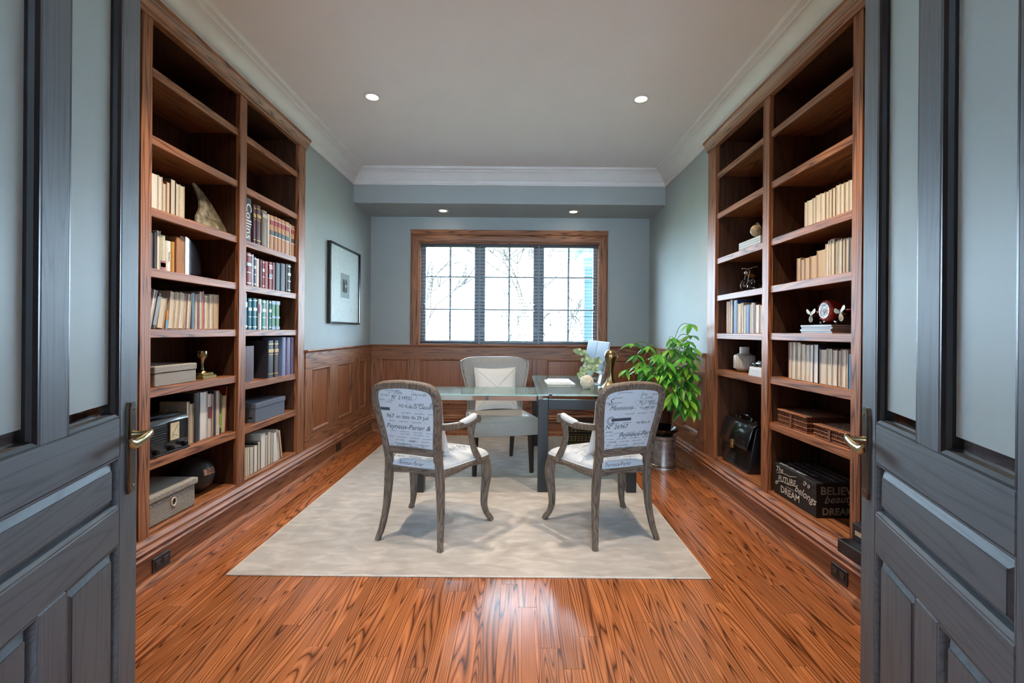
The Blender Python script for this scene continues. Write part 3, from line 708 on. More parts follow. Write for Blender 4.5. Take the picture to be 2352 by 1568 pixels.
        q = catmull([(s * .274, .285, .690), (s * .268, .268, .64), (s * .262, .272, .58), (s * .268, .300, .51), (s * .276, .335, .45), (s * .278, .345, .425)], 4)
        MB().tube(q, [interp([(0, .0165), (.4, .015), (.8, .019), (1, .021)], i / (len(q) - 1)) for i in range(len(q))], 10, sec=[(x * 1.9, y * 1.9) for x, y in SEC]).build('arm_support', M['chair_wood'], r, smooth=35)
    return r
LB1 = [('Jouy', .012, -.05, .905, .3, 0), ('de', .013, -.10, .890, .3, .006), ('LYON.', .020, -.065, .888, .1, .004), ('N° 2 H931', .031, -.085, .858, .25, .004),
       ('M3 fil de 7e Catésille', .026, -.045, .812, .45, 0), ('967', .036, -.140, .744, .3, .003), ('en date du 29 Juil', .030, -.070, .746, .2, .004), ('Peyneux-Perier & C', .041, -.150, .682, .45, .003), ('PARIS', .015, 0.0, .606, .2, .006), ('le 24 Avril 1921', .017, -.09, .582, .45, 0)]
LB2 = [('de', .014, .045, .868, .2, .006), ('LYON', .019, .080, .864, .15, .004), ('N° 2 H931', .026, .040, .838, .3, .004), ('S.', .045, -.160, .842, .55, 0), ('Messieurs', .038, -.150, .806, .6, 0), ('M3 fil', .028, .080, .800, .45, 0),
       ('BPF', .011, -.085, .746, 0, .004), ('N° 26967', .036, -.155, .694, .2, .004), ('en date du', .022, .050, .716, .2, .004), ('ANNEE', .013, -.150, .672, 0, .006), ('Peyneux-Perier', .041, -.065, .642, .45, .003), ('L. S. Achat', .012, -.15, .652, .3, 0), ('A. COMMISSION', .009, -.145, .612, 0, .006), ('PARIS', .012, -.135, .594, .1, .005)]
LS = [('N° 26967', .026, .10, .24, .2, .2), ('LYON', .020, -.10, .30, .1, .1), ('PARIS', .018, -.17, .395, .55, 0), ('ANNEE', .018, .155, .335, .5, 0)]
c1 = armchair('grey oak French armchair with script linen back, left of the pair', (-.62, 2.617, RUGZ), math.radians(-19.9), LB1, LS)
c2 = armchair('grey oak French armchair with script linen back, right of the pair', (.64, 2.649, RUGZ), math.radians(20.3), LB2, LS)
# stamp bars of the print
def stamp(chair, x0, x1, z0, z1, ring):
    bk = [c for c in chair.children if c.name.startswith('back_upholstery')][0]
    mb = MB()
    def f(x, z): return (x, lean(z) - .0155 - .001, z)
    mb.grid(lambda u, v: f(x0 + (x1 - x0) * u, z0 + (z1 - z0) * v), 6, 1)
    if ring:
        for rr in (.024, .017): mb.tube([f(x0 - .004 + rr * math.cos(k * PI / 12), (z0 + z1) / 2 - .004 + rr * math.sin(k * PI / 12)) for k in range(24)], .0012, 4, loop=True)
    mb.build('printed_stamp', M['linen_print'], bk)
stamp(c1, -.168, -.105, .776, .794, False); stamp(c2, -.125, .005, .728, .745, True)

# pale cushions leaning on the armchair backs
def pillow(name, label, loc, rz, tilt, size, th, mat, group=None, roll=0):
    r = thing(name, label, 'cushion', loc, rz, group)
    def f(u, v, s):
        a = u * 2 - 1; b_ = v * 2 - 1; h = th * ((1 - a * a) * (1 - b_ * b_)) ** .42
        k = 1 - .07 * (1 - abs(a) ** 2) * abs(b_) ** 4 if abs(b_) > abs(a) else 1 - .07 * (1 - abs(b_) ** 2) * abs(a) ** 4
        x = a * size / 2 * k; z = b_ * size / 2 * k; y = s * h
        x, z = x * math.cos(roll) - z * math.sin(roll), x * math.sin(roll) + z * math.cos(roll)
        z += size / 2 * (abs(math.cos(roll)) + abs(math.sin(roll)))
        return (x, y * math.cos(tilt) - z * math.sin(tilt), y * math.sin(tilt) + z * math.cos(tilt))
    mb = MB().grid(lambda u, v: f(u, v, 1), 16, 16).grid(lambda u, v: f(u, v, -1), 16, 16)
    mb.build('cushion_body', mat, r, smooth=70)
    pts = [f(t, 0, 0) for t in [i / 10 for i in range(10)]] + [f(1, t, 0) for t in [i / 10 for i in range(10)]] + [f(1 - t, 1, 0) for t in [i / 10 for i in range(10)]] + [f(0, 1 - t, 0) for t in [i / 10 for i in range(10)]]
    MB().tube(pts, .004, 6, loop=True).build('piping', mat, r, smooth=True)
    return r, f
def in_chair(c, x, y, z):
    return c.matrix_world @ Vector((x, y, z))
for c, tag_, a in ((c1, 'left', -19.9), (c2, 'right', 20.3)):
    p = in_chair(c, 0, .165, .503)
    pillow('cushion', 'pale cushion leaning against the back of the %s armchair' % tag_, p, math.radians(a), math.radians(17), .34, .052, M['linen_pillow'], 'pale armchair cushions')

# ================================================================ cream desk chair
def desk_chair():
    r = thing('desk_chair', 'cream leather wingback desk chair with nailhead trim behind the desk', 'chair', (-.178, 4.185, RUGZ), math.radians(13.3))
    # local: faces -y; front legs at y=-.27, back legs at y=+.27
    lm = cm('#1d1815', .4)
    for sx in (-1, 1):
        MB().tube([(sx * .245, -.25, .36), (sx * .252, -.262, 0)], [.030, .019], 4).build('leg', lm, r)
        MB().tube([(sx * .195, .235, .36), (sx * .190, .29, 0)], [.028, .017], 4).build('leg', lm, r)
    out = catmull([(-.28, -.29, 0), (0, -.305, 0), (.28, -.29, 0), (.30, -.26, 0), (.285, 0, 0), (.26, .22, 0), (.24, .25, 0), (0, .26, 0), (-.24, .25, 0), (-.26, .22, 0), (-.285, 0, 0), (-.30, -.26, 0)], 5, True)
    rings = [[(p.x * q, p.y * q, z) for p in out] for q, z in ((.98, .335), (1.0, .345), (1.005, .45), (.985, .475), (.93, .490), (.7, .498), (.3, .502), (.001, .503))]
    seat = MB().loft(rings).build('seat', M['cream_leather'], r, smooth=55)
    MB().tube([(p.x * 1.005, p.y * 1.005, .456) for p in out], .0045, 6, loop=True).build('seat_piping', M['cream_leather'], seat, smooth=True)
    W_ = [(.36, .255), (.50, .262), (.60, .268), (.70, .285), (.80, .310), (.88, .328), (.94, .333), (.97, .325), (.985, .30)]
    def g(u, v, f):
        z = .36 + .625 * v; a = u * 2 - 1; h = interp(W_, z); x = a * h
        y = .215 + (z - .45) * .20 - .13 * abs(a) ** 3 * min(1, (z - .36) * 3) + (-.035 if f else .035) * (1 - .25 * abs(a) ** 6)
        if v > .9: y += (.5 if f else -.5) * ((v - .9) / .1) ** 2 * .05 * (1 if f else 1)
        return (x, y, z - (.018 * abs(a) ** 8 if v > .95 else 0))
    n, m = 22, 20
    mb = MB().grid(lambda u, v: g(u, v, 1), n, m).grid(lambda u, v: g(u, v, 0), n, m)
    for a0 in (0.0, 1.0): mb.grid(lambda u, v: tuple(Vector(g(a0, v, 1)).lerp(Vector(g(a0, v, 0)), u)), 2, m)
    mb.grid(lambda u, v: tuple(Vector(g(u, 1, 1)).lerp(Vector(g(u, 1, 0)), v)), n, 2)
    bk = mb.build('backrest', M['cream_leather'], r, smooth=60)
    mb = MB()
    for side in (0.028, .972):
        for k in range(24):
            p = g(side, .24 + .74 * k / 23, 1); mb.sphere((p[0], p[1] - .002, p[2]), .006, 8, 6)
    mb.build('nailhead_trim', M['steel_dark'], bk, kind='stuff', smooth=True)
    tb = MB()
    for x in (-.12, .12):
        p = g((x / .27 + 1) / 2, .36, 1); tb.sphere((p[0], p[1] + .002, p[2]), .010, 10, 6, (1, .5, 1))
    tb.build('tufting_buttons', M['cream_leather'], bk, smooth=True)
    return r
dc = desk_chair()
p = dc.matrix_world @ Vector((0.0, .075, .50))
cu, cf = pillow('cushion', 'cream cushion with crossed flaps on the desk chair', p, math.radians(13.3), math.radians(-15), .40, .075, M['linen_pillow'], roll=0)
mb = MB()
for k in (-1, 1):
    pts = [cf(.5 + k * (-.5 + t * 1.0), 1.0 - t * .98, -1) for t in [i / 14 for i in range(15)]]
    mb.tube([(p_[0], p_[1] - .003, p_[2]) for p_ in pts], 1, sec=[(a * .010, b * .006) for a, b in SEC])
mb.build('crossed_flaps', M['linen_pillow'], cu)

# ================================================================ glass desk with side return
DT = .765
dk = thing('glass_desk', 'gunmetal framed desk with greenish glass top by the plant', 'desk', (.54, 4.245, 0))
hx, hy = .385, .755
MB().box(-hx, hx, -hy, hy, DT - .012, DT).build('glass_top', M['glass_top'], dk, bev=.002)
b = MB()
for x in (-hx + .075, hx - .075): b.box(x - .0025, x + .0025, -hy + .02, hy - .02, DT - .0128, DT - .0121)
b.box(-hx + .02, hx - .02, -hy + .09, -hy + .095, DT - .0128, DT - .0121)
b.build('frosted_lines', cm('#cfe0de', .5), dk)
M['glass_edge'] = plain('green_glass_edge', '#9fc4c2', .15, var=.05, coat=.6)
b = MB().box(-hx, hx, -hy - .001, -hy + .002, DT - .012, DT - .0005).box(-hx - .001, -hx + .002, -hy, hy, DT - .012, DT - .0005).build('glass_edge', M['glass_edge'], dk)
for sx in (-1, 1):
    for sy in (-1, 1):
        MB().box(sx * hx - sx * .005, sx * hx - sx * .083, sy * hy - sy * .010, sy * hy - sy * .085, RUGZ if not (sx > 0) else RUGZ, .722).build('leg', M['gunmetal'], dk, bev=.003)
        so = MB().box(sx * (hx - .03) - .012, sx * (hx - .03) + .012, sy * (hy - .02) - .012, sy * (hy - .02) + .012, .722, DT - .012)
        so.build('standoff', M['chrome'], dk)
MB().box(-hx + .083, hx - .083, -hy + .012, -hy + .045, .645, .722).build('apron', M['gunmetal'], dk, bev=.002)
MB().box(-hx + .083, hx - .083, hy - .045, hy - .012, .645, .722).build('apron', M['gunmetal'], dk, bev=.002)
MB().box(-hx + .010, -hx + .043, -hy + .085, hy - .085, .645, .722).build('apron', M['gunmetal'], dk, bev=.002)
MB().box(hx - .043, hx - .010, -hy + .085, hy - .085, .645, .722).build('apron', M['gunmetal'], dk, bev=.002)
b = MB().box(-hx + .085, -hx + .110, -hy - .004, -hy + .02, DT - .030, DT + .004); b.build('clip', M['chrome'], dk, bev=.002)
dr = thing('desk_return', 'narrow clear glass side table top with chrome rail joining the desk', 'desk', (-.345, 3.70, 0))
rx, ry = .495, .23
MB().box(-rx, rx, -ry, ry, DT - .012, DT).build('glass_top', M['glass_top'], dr, bev=.002)
MB().box(-rx, rx, -ry - .001, -ry + .002, DT - .012, DT - .0005).build('glass_edge', M['glass_edge'], dr)
b = MB()
for x in (-.30, -.02, .24, .40): b.box(x, x + .004, -ry + .01, ry - .01, DT - .0128, DT - .0121)
b.build('frosted_lines', cm('#cfe0de', .5), dr)
MB().box(-rx + .02, rx - .005, -ry + .008, -ry + .030, .716, DT - .013).build('rail', M['chrome'], dr, bev=.001)
MB().box(-rx + .02, rx - .005, ry - .030, ry - .008, .716, DT - .013).build('rail', M['chrome'], dr, bev=.001)
MB().box(-rx + .02, -rx + .04, -ry + .03, ry - .03, .716, DT - .013).build('rail', M['chrome'], dr)
for sy in (-1, 1):
    MB().box(-rx + .055, -rx + .128, sy * ry, sy * ry - sy * .075, RUGZ, .716).build('leg', M['gunmetal'], dr, bev=.003)

# ---- things on the desk
def on_desk(x, y): return (x, y, DT)
r = thing('magazine', 'open white magazine lying on the glass desk', 'magazine', (.385, 4.29, DT + .0125), math.radians(-3))
MB().box(-.105, .105, -.15, .15, 0, .010).build('pages', cm('#e9e8e4', .5), r, bev=.002)
MB().box(-.10, .08, .02, .045, .0101, .0108).build('printed_band', cm('#7fa3c0', .5), r)
r = thing('magazine', 'closed pale magazine under the open one on the desk', 'magazine', (.39, 4.275, DT), math.radians(2))
MB().box(-.125, .125, -.17, .17, 0, .012).build('pages', cm('#d8d3c8', .5), r, bev=.002)
# textured ball on a small ring foot
r = thing('decorative_ball', 'round white ridged decorative ball on the desk', 'ornament', (.584, 3.84, DT))
b = MB(); rings = []
for j in range(41):
    th = -PI / 2 + PI * (.02 + .96 * j / 40); q = .057 * (1 + (.022 if j % 2 else 0)); rings.append([(q * math.cos(th) * math.cos(2 * PI * k / 32), q * math.cos(th) * math.sin(2 * PI * k / 32), .060 + q * math.sin(th)) for k in range(32)])
M['ball'] = plain('speckled_ivory', '#cfc6b2', .7, var=.35, scale=120, bump=.5)
b.loft(rings).build('ridged_sphere', M['ball'], r, smooth=30)
MB().lathe([(.001, 0), (.026, 0), (.028, .004), (.020, .010), (.001, .010)], 20).build('foot', M['chrome'], r, smooth=True)
# vase with eucalyptus
r = thing('vase', 'pale glass trumpet vase standing on the desk before the monitors', 'vase', (.648, 4.09, DT))
M['vase_glass'] = plain('pale_green_glass', '#b9cfc9', .12, var=.05, coat=.5)
MB().lathe([(.001, 0), (.040, 0), (.042, .006), (.034, .030), (.026, .060), (.026, .085), (.034, .115), (.040, .135), (.037, .135), (.030, .112), (.022, .085), (.001, .07)], 24).build('vase_body', M['vase_glass'], r, smooth=50)
eu = thing('eucalyptus_stem', 'drooping eucalyptus sprig with round pale leaves in the vase', 'plant', (.648, 4.09, DT + .10))
M['euc'] = plain('eucalyptus_leaf', '#8fa678', .6, var=.25, scale=25)
M['euc2'] = plain('pale_eucalyptus_leaf', '#bfc49a', .6, var=.2, scale=25)
rd = random.Random(5)
def leaf_disc(mb, c, rad, nrm, dirv, stretch=1.15):
    n = Vector(nrm).normalized(); u = Vector(dirv); u = (u - n * u.dot(n)).normalized(); w = n.cross(u); c = Vector(c)
    ring = [c + u * (rad * stretch * math.cos(k * PI / 5)) + w * (rad * math.sin(k * PI / 5)) + n * (.004 * abs(math.cos(k * PI / 5))) for k in range(10)]
    o = len(mb.v); mb.v += [tuple(p) for p in ring] + [tuple(c - n * .002)]
    mb.f += [(o + k, o + (k + 1) % 10, o + 10) for k in range(10)]
stems = [[(0, 0, 0), (-.02, -.01, .08), (-.05, -.02, .15), (-.09, -.03, .21), (-.13, -.03, .215)], [(0, 0, 0), (.02, -.02, .07), (.05, -.03, .12), (.08, -.03, .13)], [(0, 0, 0), (-.03, -.03, .05), (-.07, -.05, .04), (-.10, -.05, -.01)], [(0, 0, 0), (.005, -.02, .08), (-.005, -.03, .14)], [(0, 0, 0), (.03, -.03, .05), (.07, -.04, .07)]]
sm = MB()
for st in stems:
    cp = catmull(st, 5); sm.tube(cp, .0022, 5)
    for i, c in enumerate(cp[4:]):
        for k in range(2):
            lm = MB(); off = Vector((rd.uniform(-.025, .025), rd.uniform(-.03, 0), rd.uniform(-.02, .02)))
            leaf_disc(lm, c + off, rd.uniform(.012, .021), (rd.uniform(-.5, .5), -1, rd.uniform(-.3, .6)), (rd.uniform(-1, 1), 0, rd.uniform(-1, 1)))
            lm.build('leaf', M['euc' if rd.random() < .6 else 'euc2'], eu, smooth=True)
sm.build('stems', cm('#8a7a55', .7), eu, smooth=True)
# two monitors
def monitor(label, y0, y1, x0, x1):
    cx, cy = (x0 + x1) / 2, (y0 + y1) / 2; L = math.hypot(x1 - x0, y1 - y0)
    r = thing('monitor', label, 'monitor', (cx, cy, DT), math.atan2(y1 - y0, x1 - x0), 'pair of monitors on the desk')
    # local x along width; +y faces the sitter (-X world)
    t = math.radians(12)
    def P(x, y, z): return (x, y * math.cos(t) - (z - .10) * math.sin(t), z * math.cos(t) * 1.0 + y * math.sin(t) + .002)
    def slab(x0_, x1_, y0_, y1_, z0_, z1_, nm, mat, par=r):
        m = MB().box(x0_, x1_, y0_, y1_, z0_, z1_); m.v = [P(*v) for v in m.v]; return m.build(nm, mat, par, bev=.0015)
    bd = slab(-L / 2 + .004, L / 2 - .004, -.012, 0, .105, .400, 'housing', plain('silver_housing', '#9aa0a6', .55, .0, spec=.1))
    slab(-L / 2 + .012, L / 2 - .012, 0, .001, .135, .392, 'screen', plain('dark_screen', '#56626f', .55, spec=.06), bd)
    slab(-L / 2 + .004, L / 2 - .004, 0, .0015, .105, .130, 'chin', plain('silver_chin', '#a9afb5', .55, 0, spec=.1), bd)
    MB().tube([(0, -.03, .16), (0, -.05, .10), (0, -.03, .005)], [.016, .014, .016], 8, flat=2.2).build('stand_neck', cm('#b9bec4', .3, .8), r)
    MB().box(-.09, .09, -.10, .05, 0, .006).build('stand_foot', cm('#b9bec4', .3, .8), r, bev=.002)
monitor('slim silver monitor nearer the armchairs on the desk', 3.95, 4.44, .735, .722)
monitor('slim silver monitor farther back near the window on the desk', 4.455, 4.93, .722, .702)
# bronze sculpture
r = thing('bronze_sculpture', 'tall polished bronze figure with elongated faces on the desk', 'sculpture', (.762, 3.745, DT), .3)
prof = [(0, .001, 1), (0, .085, 1.0), (.012, .088, .9), (.03, .074, .75), (.06, .046, .75), (.10, .026, .85), (.15, .022, .95), (.19, .025, 1), (.23, .037, .95), (.26, .045, .95), (.285, .049, .95), (.31, .045, .95), (.328, .032, .95), (.336, .012, 1), (.338, .001, 1)]
rings = []
for i, (z, q, f) in enumerate(prof):
    rings.append([(q * (1 + (.10 if z < .2 else .03) * math.cos(5 * a + z * 18)) * math.cos(a), q * f * (1 + (.10 if z < .2 else .03) * math.cos(5 * a + z * 18)) * math.sin(a), z) for a in [2 * PI * k / 40 for k in range(40)]])
MB().loft(rings).build('figure', M['bronze'], r, smooth=50)
mb = MB()
for a in (-1.9, -.75, .6):
    ca, sa = math.cos(a), math.sin(a)
    mb.tube([(.0506 * ca, .0484 * sa, .30), (.0594 * ca, .0572 * sa, .275), (.0484 * ca, .0462 * sa, .255)], [.004, .0075, .005], 8)
    for d in (-.35, .35):
        c2_, s2_ = math.cos(a + d), math.sin(a + d); mb.sphere((.0506 * c2_, .0484 * s2_, .288), .006, 8, 6)
        mb.tube([(.0517 * math.cos(a + d * .4), .0495 * math.sin(a + d * .4), .299), (.0517 * math.cos(a + d * 1.7), .0495 * math.sin(a + d * 1.7), .296)], .003, 6)
    mb.tube([(.0451 * math.cos(a - .2), .039 * math.sin(a - .2), .240), (.0484 * ca, .0462 * sa, .239), (.0451 * math.cos(a + .2), .039 * math.sin(a + .2), .240)], .004, 6)
mb.build('faces', M['bronze'], r, smooth=True)
# small books box under the desk
bx_ = thing('book_rack', 'small black two-tier rack of antique books under the desk', 'rack', (.76, 5.03, .0105))
b = MB()
b.box(-.24, .24, .10, .112, 0, .272).box(-.24, -.228, -.08, .10, 0, .272).box(.228, .24, -.08, .10, 0, .272).box(-.228, .228, -.08, .10, 0, .012).box(-.228, .228, -.08, .10, .130, .140).box(-.24, .24, -.085, .112, .262, .272)
b.build('rack_body', M['black'], bx_, bev=.002)
ORD = ['first', 'second', 'third', 'fourth', 'fifth', 'sixth', 'seventh', 'eighth', 'ninth', 'tenth', 'eleventh', 'twelfth', 'thirteenth', 'fourteenth', 'fifteenth', 'sixteenth', 'seventeenth', 'eighteenth', 'nineteenth', 'twentieth']
rd = random.Random(3)
def antique(x, z, t, h, col, lab):
    o = tag(MB().prism([(0, .13), (0, .006), (t * .2, .001), (t * .5, -.001), (t * .8, .001), (t, .006), (t, .13)], 'z', 0, h).build('antique_book', cm(col, .4, 0, .3), None, smooth=30), lab, 'book', 'antique books in the black rack')
    o.location = (x, 4.965, z)
    g_ = MB()
    for q in (.08, .3, .52, .74, .93): g_.box(.001, t - .001, -.0024, .003, h * q - .0018, h * q + .0018)
    g_.box(t * .3, t * .7, -.0024, .002, h * .60, h * .68).box(t * .3, t * .7, -.0024, .002, h * .36, h * .44)
    g_.build('gilt_bands', cm('#b79a5a', .35, .7), o)
for row, z in ((0, .0230), (1, .1510)):
    x = .76 - .222; i = 0
    while x < .97 - .04:
        t = rd.uniform(.034, .042); antique(x, z, t - .001, rd.uniform(.108, .116), rd.choice(('#2c2c24', '#33261a', '#20241f', '#3f2c16')), 'dark gilt antique book, %s from the left in the rack %s tier' % (ORD[i], 'upper' if row else 'lower')); x += t; i += 1

# ================================================================ framed print on the left wall
r = thing('framed_print', 'black framed abstract print with wide white mat on the left wall', 'picture', (XL, 4.735, 1.703))
fw, fh, ft = .41, .395, .035
b = MB(); pr = [(0, 0), (0, ft), (.018, ft), (.020, ft - .006), (.020, 0)]
crn = [(-fw, -fh), (fw, -fh), (fw, fh), (-fw, fh)]; ins = [(1, 1), (-1, 1), (-1, -1), (1, -1)]
b.loft([[(d, q[0] + k[0] * u, q[1] + k[1] * u) for u, d in pr] for q, k in zip(crn, ins)], loop=True)
b.build('frame', M['black_gloss'], r)
MB().box(.004, .016, -fw + .016, fw - .016, -fh + .016, fh - .016).build('mat_board', cm('#f0f2f1', .7), r)
pm = MB().box(.016, .0165, -.120, .120, -.125, .125).build('print_paper', cm('#a9adab', .7), r)
MB().box(.0166, .0170, -.062, .052, -.070, .066).build('print_ink', cm('#2d3638', .7), pm)
b = MB()
b.tube([(.0173, -.055 + .11 * math.sin(t) * .5 + .055 * 0, .07 * math.cos(t)) for t in [PI * k / 14 for k in range(15)]], .003, 5)
b.tube([(.0173, .045 - .05 * math.sin(t), .068 * math.cos(t)) for t in [PI * k / 14 for k in range(15)]], .003, 5)
b.sphere((.0173, .018, .0), .02, 10, 6, (.03, 1.2, .7))
b.build('print_lines', cm('#d8dcd9', .7), pm)
MB().box(.024, .026, -fw + .018, fw - .018, -fh + .018, fh - .018).build('picture_glass', M['pane'], r)

# ================================================================ money tree
r = thing('metal_drum', 'galvanised metal drum with riveted bands standing on the floor', 'drum', (1.352, 4.215, 0))
M['galv'] = plain('galvanised_metal', '#a7abad', .38, .85, var=.25, scale=22, bump=.35)
MB().lathe([(.001, 0), (.116, 0), (.116, .008), (.110, .014), (.108, .04), (.110, .27), (.116, .290), (.118, .300), (.110, .302), (.001, .300)], 32).build('drum_body', M['galv'], r, smooth=40)
mb = MB()
for z in (.022, .034, .276, .264): mb.loft([[(q * math.cos(2 * PI * k / 32), q * math.sin(2 * PI * k / 32), z + dz) for k in range(32)] for q, dz in ((.109, -.003), (.1135, 0), (.109, .003))], caps=False)
mb.build('bands', M['brass'], r, smooth=True)
mb = MB()
for z in (.028, .270):
    for k in range(24): mb.sphere((.1115 * math.cos(k * PI / 12), .1115 * math.sin(k * PI / 12), z), .0035, 6, 4)
mb.build('rivets', M['brass'], r, kind='stuff')
r = thing('plant_saucer', 'wide shallow black dish between drum and plant pot', 'saucer', (1.352, 4.215, .3035))
MB().lathe([(.001, 0), (.07, 0), (.10, .012), (.135, .045), (.140, .062), (.134, .058), (.096, .022), (.06, .008), (.001, .007)], 32).build('dish', M['black_gloss'], r, smooth=50)
r = thing('plant_pot', 'tall glossy black plant pot standing in the dish', 'pot', (1.352, 4.215, .313))
MB().lathe([(.001, 0), (.062, 0), (.066, .01), (.092, .30), (.098, .31), (.098, .33), (.090, .33), (.088, .30), (.001, .295)], 32).build('pot_body', M['black_gloss'], r, smooth=40)
MB().lathe([(.001, .296), (.0865, .296), (.0865, .300), (.001, .306)], 20).build('soil', cm('#2a1f17', .95), r)
pt = thing('money_tree', 'bushy green money tree with fan-shaped leaves in the black pot', 'plant', (1.352, 4.215, .62))
M['leafA'] = plain('bright_green_leaf', '#4c9a2a', .4, var=.3, scale=14); M['leafB'] = plain('deep_green_leaf', '#2a6a24', .4, var=.3, scale=14); M['leafC'] = plain('yellow_green_leaf', '#74ab33', .4, var=.25, scale=14)
rd = random.Random(21)
def leaflet(base, dirv, nrm, L, wdt, mat):
    d = Vector(dirv).normalized(); n = Vector(nrm); n = (n - d * n.dot(d)).normalized(); s = d.cross(n); mb = MB(); vs = []; fs = []
    prof = [(0, .05), (.15, .5), (.38, .95), (.58, 1.0), (.78, .72), (.92, .3), (1.0, .02)]
    for t, w in prof:
        c = Vector(base) + d * (L * t) - Vector((0, 0, 1)) * (.28 * L * t * t)
        for k in (-1, 0, 1): vs.append(c + s * (k * w * wdt / 2) + n * (.16 * wdt * w * abs(k)))
    for i in range(len(prof) - 1):
        for k in range(2): a = i * 3 + k; fs.append((a, a + 1, a + 4, a + 3))
    mb.add(vs, fs); return mb.build('leaf', mat, pt, smooth=70)
trunks = MB(); stalks = MB()
for k in range(4):
    a = k * PI / 2; trunks.tube([(.02 * math.cos(a + t * 3), .02 * math.sin(a + t * 3), -.01 + t * .30) for t in [i / 8 for i in range(9)]], .011, 8)
trunks.build('braided_trunk', cm('#6d5a3c', .8), pt, smooth=True)
# fan centres: (x, y, z) relative to root; a hand-placed crown with a tall right side and a drooping skirt
fans = [(.16, -.25, .70), (.02, -.20, .58), (.12, -.30, .55), (-.30, -.06, .52), (-.18, -.12, .50), (.20, -.26, .46), (.05, -.24, .43), (-.10, -.20, .40), (-.24, -.14, .36), (.14, -.30, .37), (.19, -.28, .27), (.02, -.28, .31), (-.12, -.24, .28), (-.36, -.05, .28), (-.22, -.2, .24), (.10, -.32, .22), (-.02, -.30, .20), (.17, -.24, .14), (.05, -.29, .11), (-.09, -.26, .15), (.0, -.12, .36), (.12, -.1, .30), (-.05, .0, .42), (.08, -.02, .48), (-.16, -.02, .30)]
fans += [(.12, -.18, .05), (.02, -.24, .02), (.15, -.26, .02), (.18, -.31, .42), (.08, -.34, .33), (-.04, -.30, .36), (-.16, -.28, .33), (.0, -.34, .26), (.16, -.33, .19), (.04, -.35, .16), (-.10, -.32, .22), (-.20, -.26, .17), (.10, -.34, .06), (-.02, -.30, .08), (.19, -.30, .08), (.20, -.24, .60), (.10, -.28, .48), (-.02, -.26, .48), (.17, -.20, .35), (-.28, -.12, .42)]
fans += [(-.14, -.30, .44), (-.06, -.33, .30), (.06, -.36, .42), (.12, -.36, .28), (.10, -.37, .13), (-.03, -.36, .12), (-.16, -.31, .26), (.13, -.33, .50), (.0, -.31, .54), (-.24, -.22, .31), (.14, -.34, .0), (.06, -.33, -.02), (-.09, -.34, .38), (.02, -.16, .25)]
# keep the crown clear of the right-hand wall
for i, (x, y, z) in enumerate(fans):
    x = min(x, .155)
    stalks.tube(catmull([(x * .1, y * .1, .27), (x * .55, y * .55, .27 + (z - .27) * .8 + .05), (x, y, z)], 5), .0035, 5)
    n = 6 if rd.random() < .6 else 5; L0 = rd.uniform(.105, .145); ph = rd.uniform(0, 1.0); droop = rd.uniform(.15, .75) + (.35 if z < .2 else 0)
    out = Vector((x, y - .02, 0)); out = out.normalized() if out.length > .02 else Vector((0, -1, 0))
    for k in range(n):
        a = ph + 2 * PI * k / n; d = Vector((math.cos(a), math.sin(a), 0)) + out * .35; d.z = -droop + rd.uniform(-.15, .15)
        if x > .1 and d.x > .25: d.x *= .4
        L = L0 * rd.uniform(.75, 1.1)
        tip = Vector((x, y, z)) + d.normalized() * L
        if tip.x > .185: continue
        leaflet((x, y, z), d, (0, -.25, 1), L, L * rd.uniform(.30, .36), M[rd.choice(('leafA', 'leafA', 'leafB', 'leafC'))])
stalks.build('stalks', cm('#5d8a3a', .6), pt, smooth=True)

# ================================================================ blinds
M['slat'] = plain('grey_blind_slat', '#34383c', .5, var=.04)
for i, (a, c) in enumerate(((-1.205, -.49), (-.475, .245), (.26, .975))):
    r = thing('window_blind', 'open grey slatted blind over the %s window sash' % ('left', 'middle', 'right')[i], 'blind', ((a + c) / 2, YB + .042, 1.09), 0, 'window blinds')
    hw_ = (c - a) / 2
    MB().box(-hw_, hw_, -.024, .024, 1.19, 1.226).build('headrail', M['slat'], r)
    sm = MB(); t = math.radians(14); sl = None
    zs = [.050 + .0425 * k for k in range(27)]
    if i == 1: zs = [z for z in zs if z < .16 or z > .19]
    mesh = MB().prism([(-.020, -.0008 - .0015), (0, .0012), (.020, -.0008 - .0015), (.020, .0002 - .0015), (0, .0022), (-.020, .0002 - .0015)], 'x', -hw_ + .004, hw_ - .004).mesh('slat', M['slat'])
    for z in zs:
        o = D.objects.new('slat', mesh); COL.objects.link(o); o.parent = r; o.location = (0, 0, z); o.rotation_euler = (t, 0, 0)
    MB().box(-hw_ + .002, hw_ - .002, -.020, .020, .006, .024).build('bottom_rail', M['gunmetal'], r, bev=.003)
    for x in (-hw_ * .6, hw_ * .6): MB().tube([(x, -.021, .02), (x, -.021, 1.20)], .0009, 4).build('ladder_cord', M['slat'], r)

# ================================================================ outside: porch post, eave, bare trees, lawn
tag(MB().box(-40, 40, 5.9, 60, -.9, -.8).build('lawn', plain('pale_winter_lawn', '#a9ab84', .95, var=.2, scale=3), kind='structure'), 'pale winter lawn outside the window', 'lawn')
r = thing('porch_post', 'blue grey square porch post outside the right window pane', 'post', (1.115, 7.2, -.8))
M['blue'] = plain('deep_blue_siding', '#12303f', .6, var=.05)
MB().box(-.085, .085, -.085, .085, 0, 3.15).build('shaft', M['blue'], r)
MB().box(-.11, .11, -.11, .11, 0, .2).box(-.11, .11, -.11, .11, 3.05, 3.2).build('plinth_and_capital', cm('#3a5b6c', .6), r, bev=.01)
r = thing('porch_eave', 'blue grey porch eave with gutter outside the right pane', 'roof', (1.2, 7.2, 2.4))
MB().box(-.12, 2.5, -.2, 1.6, .0, .22).build('beam', cm('#4a6470', .6), r)
MB().box(-.55, 2.5, -.35, 1.9, .22, .28).build('soffit_board', cm('#3c525e', .6), r)
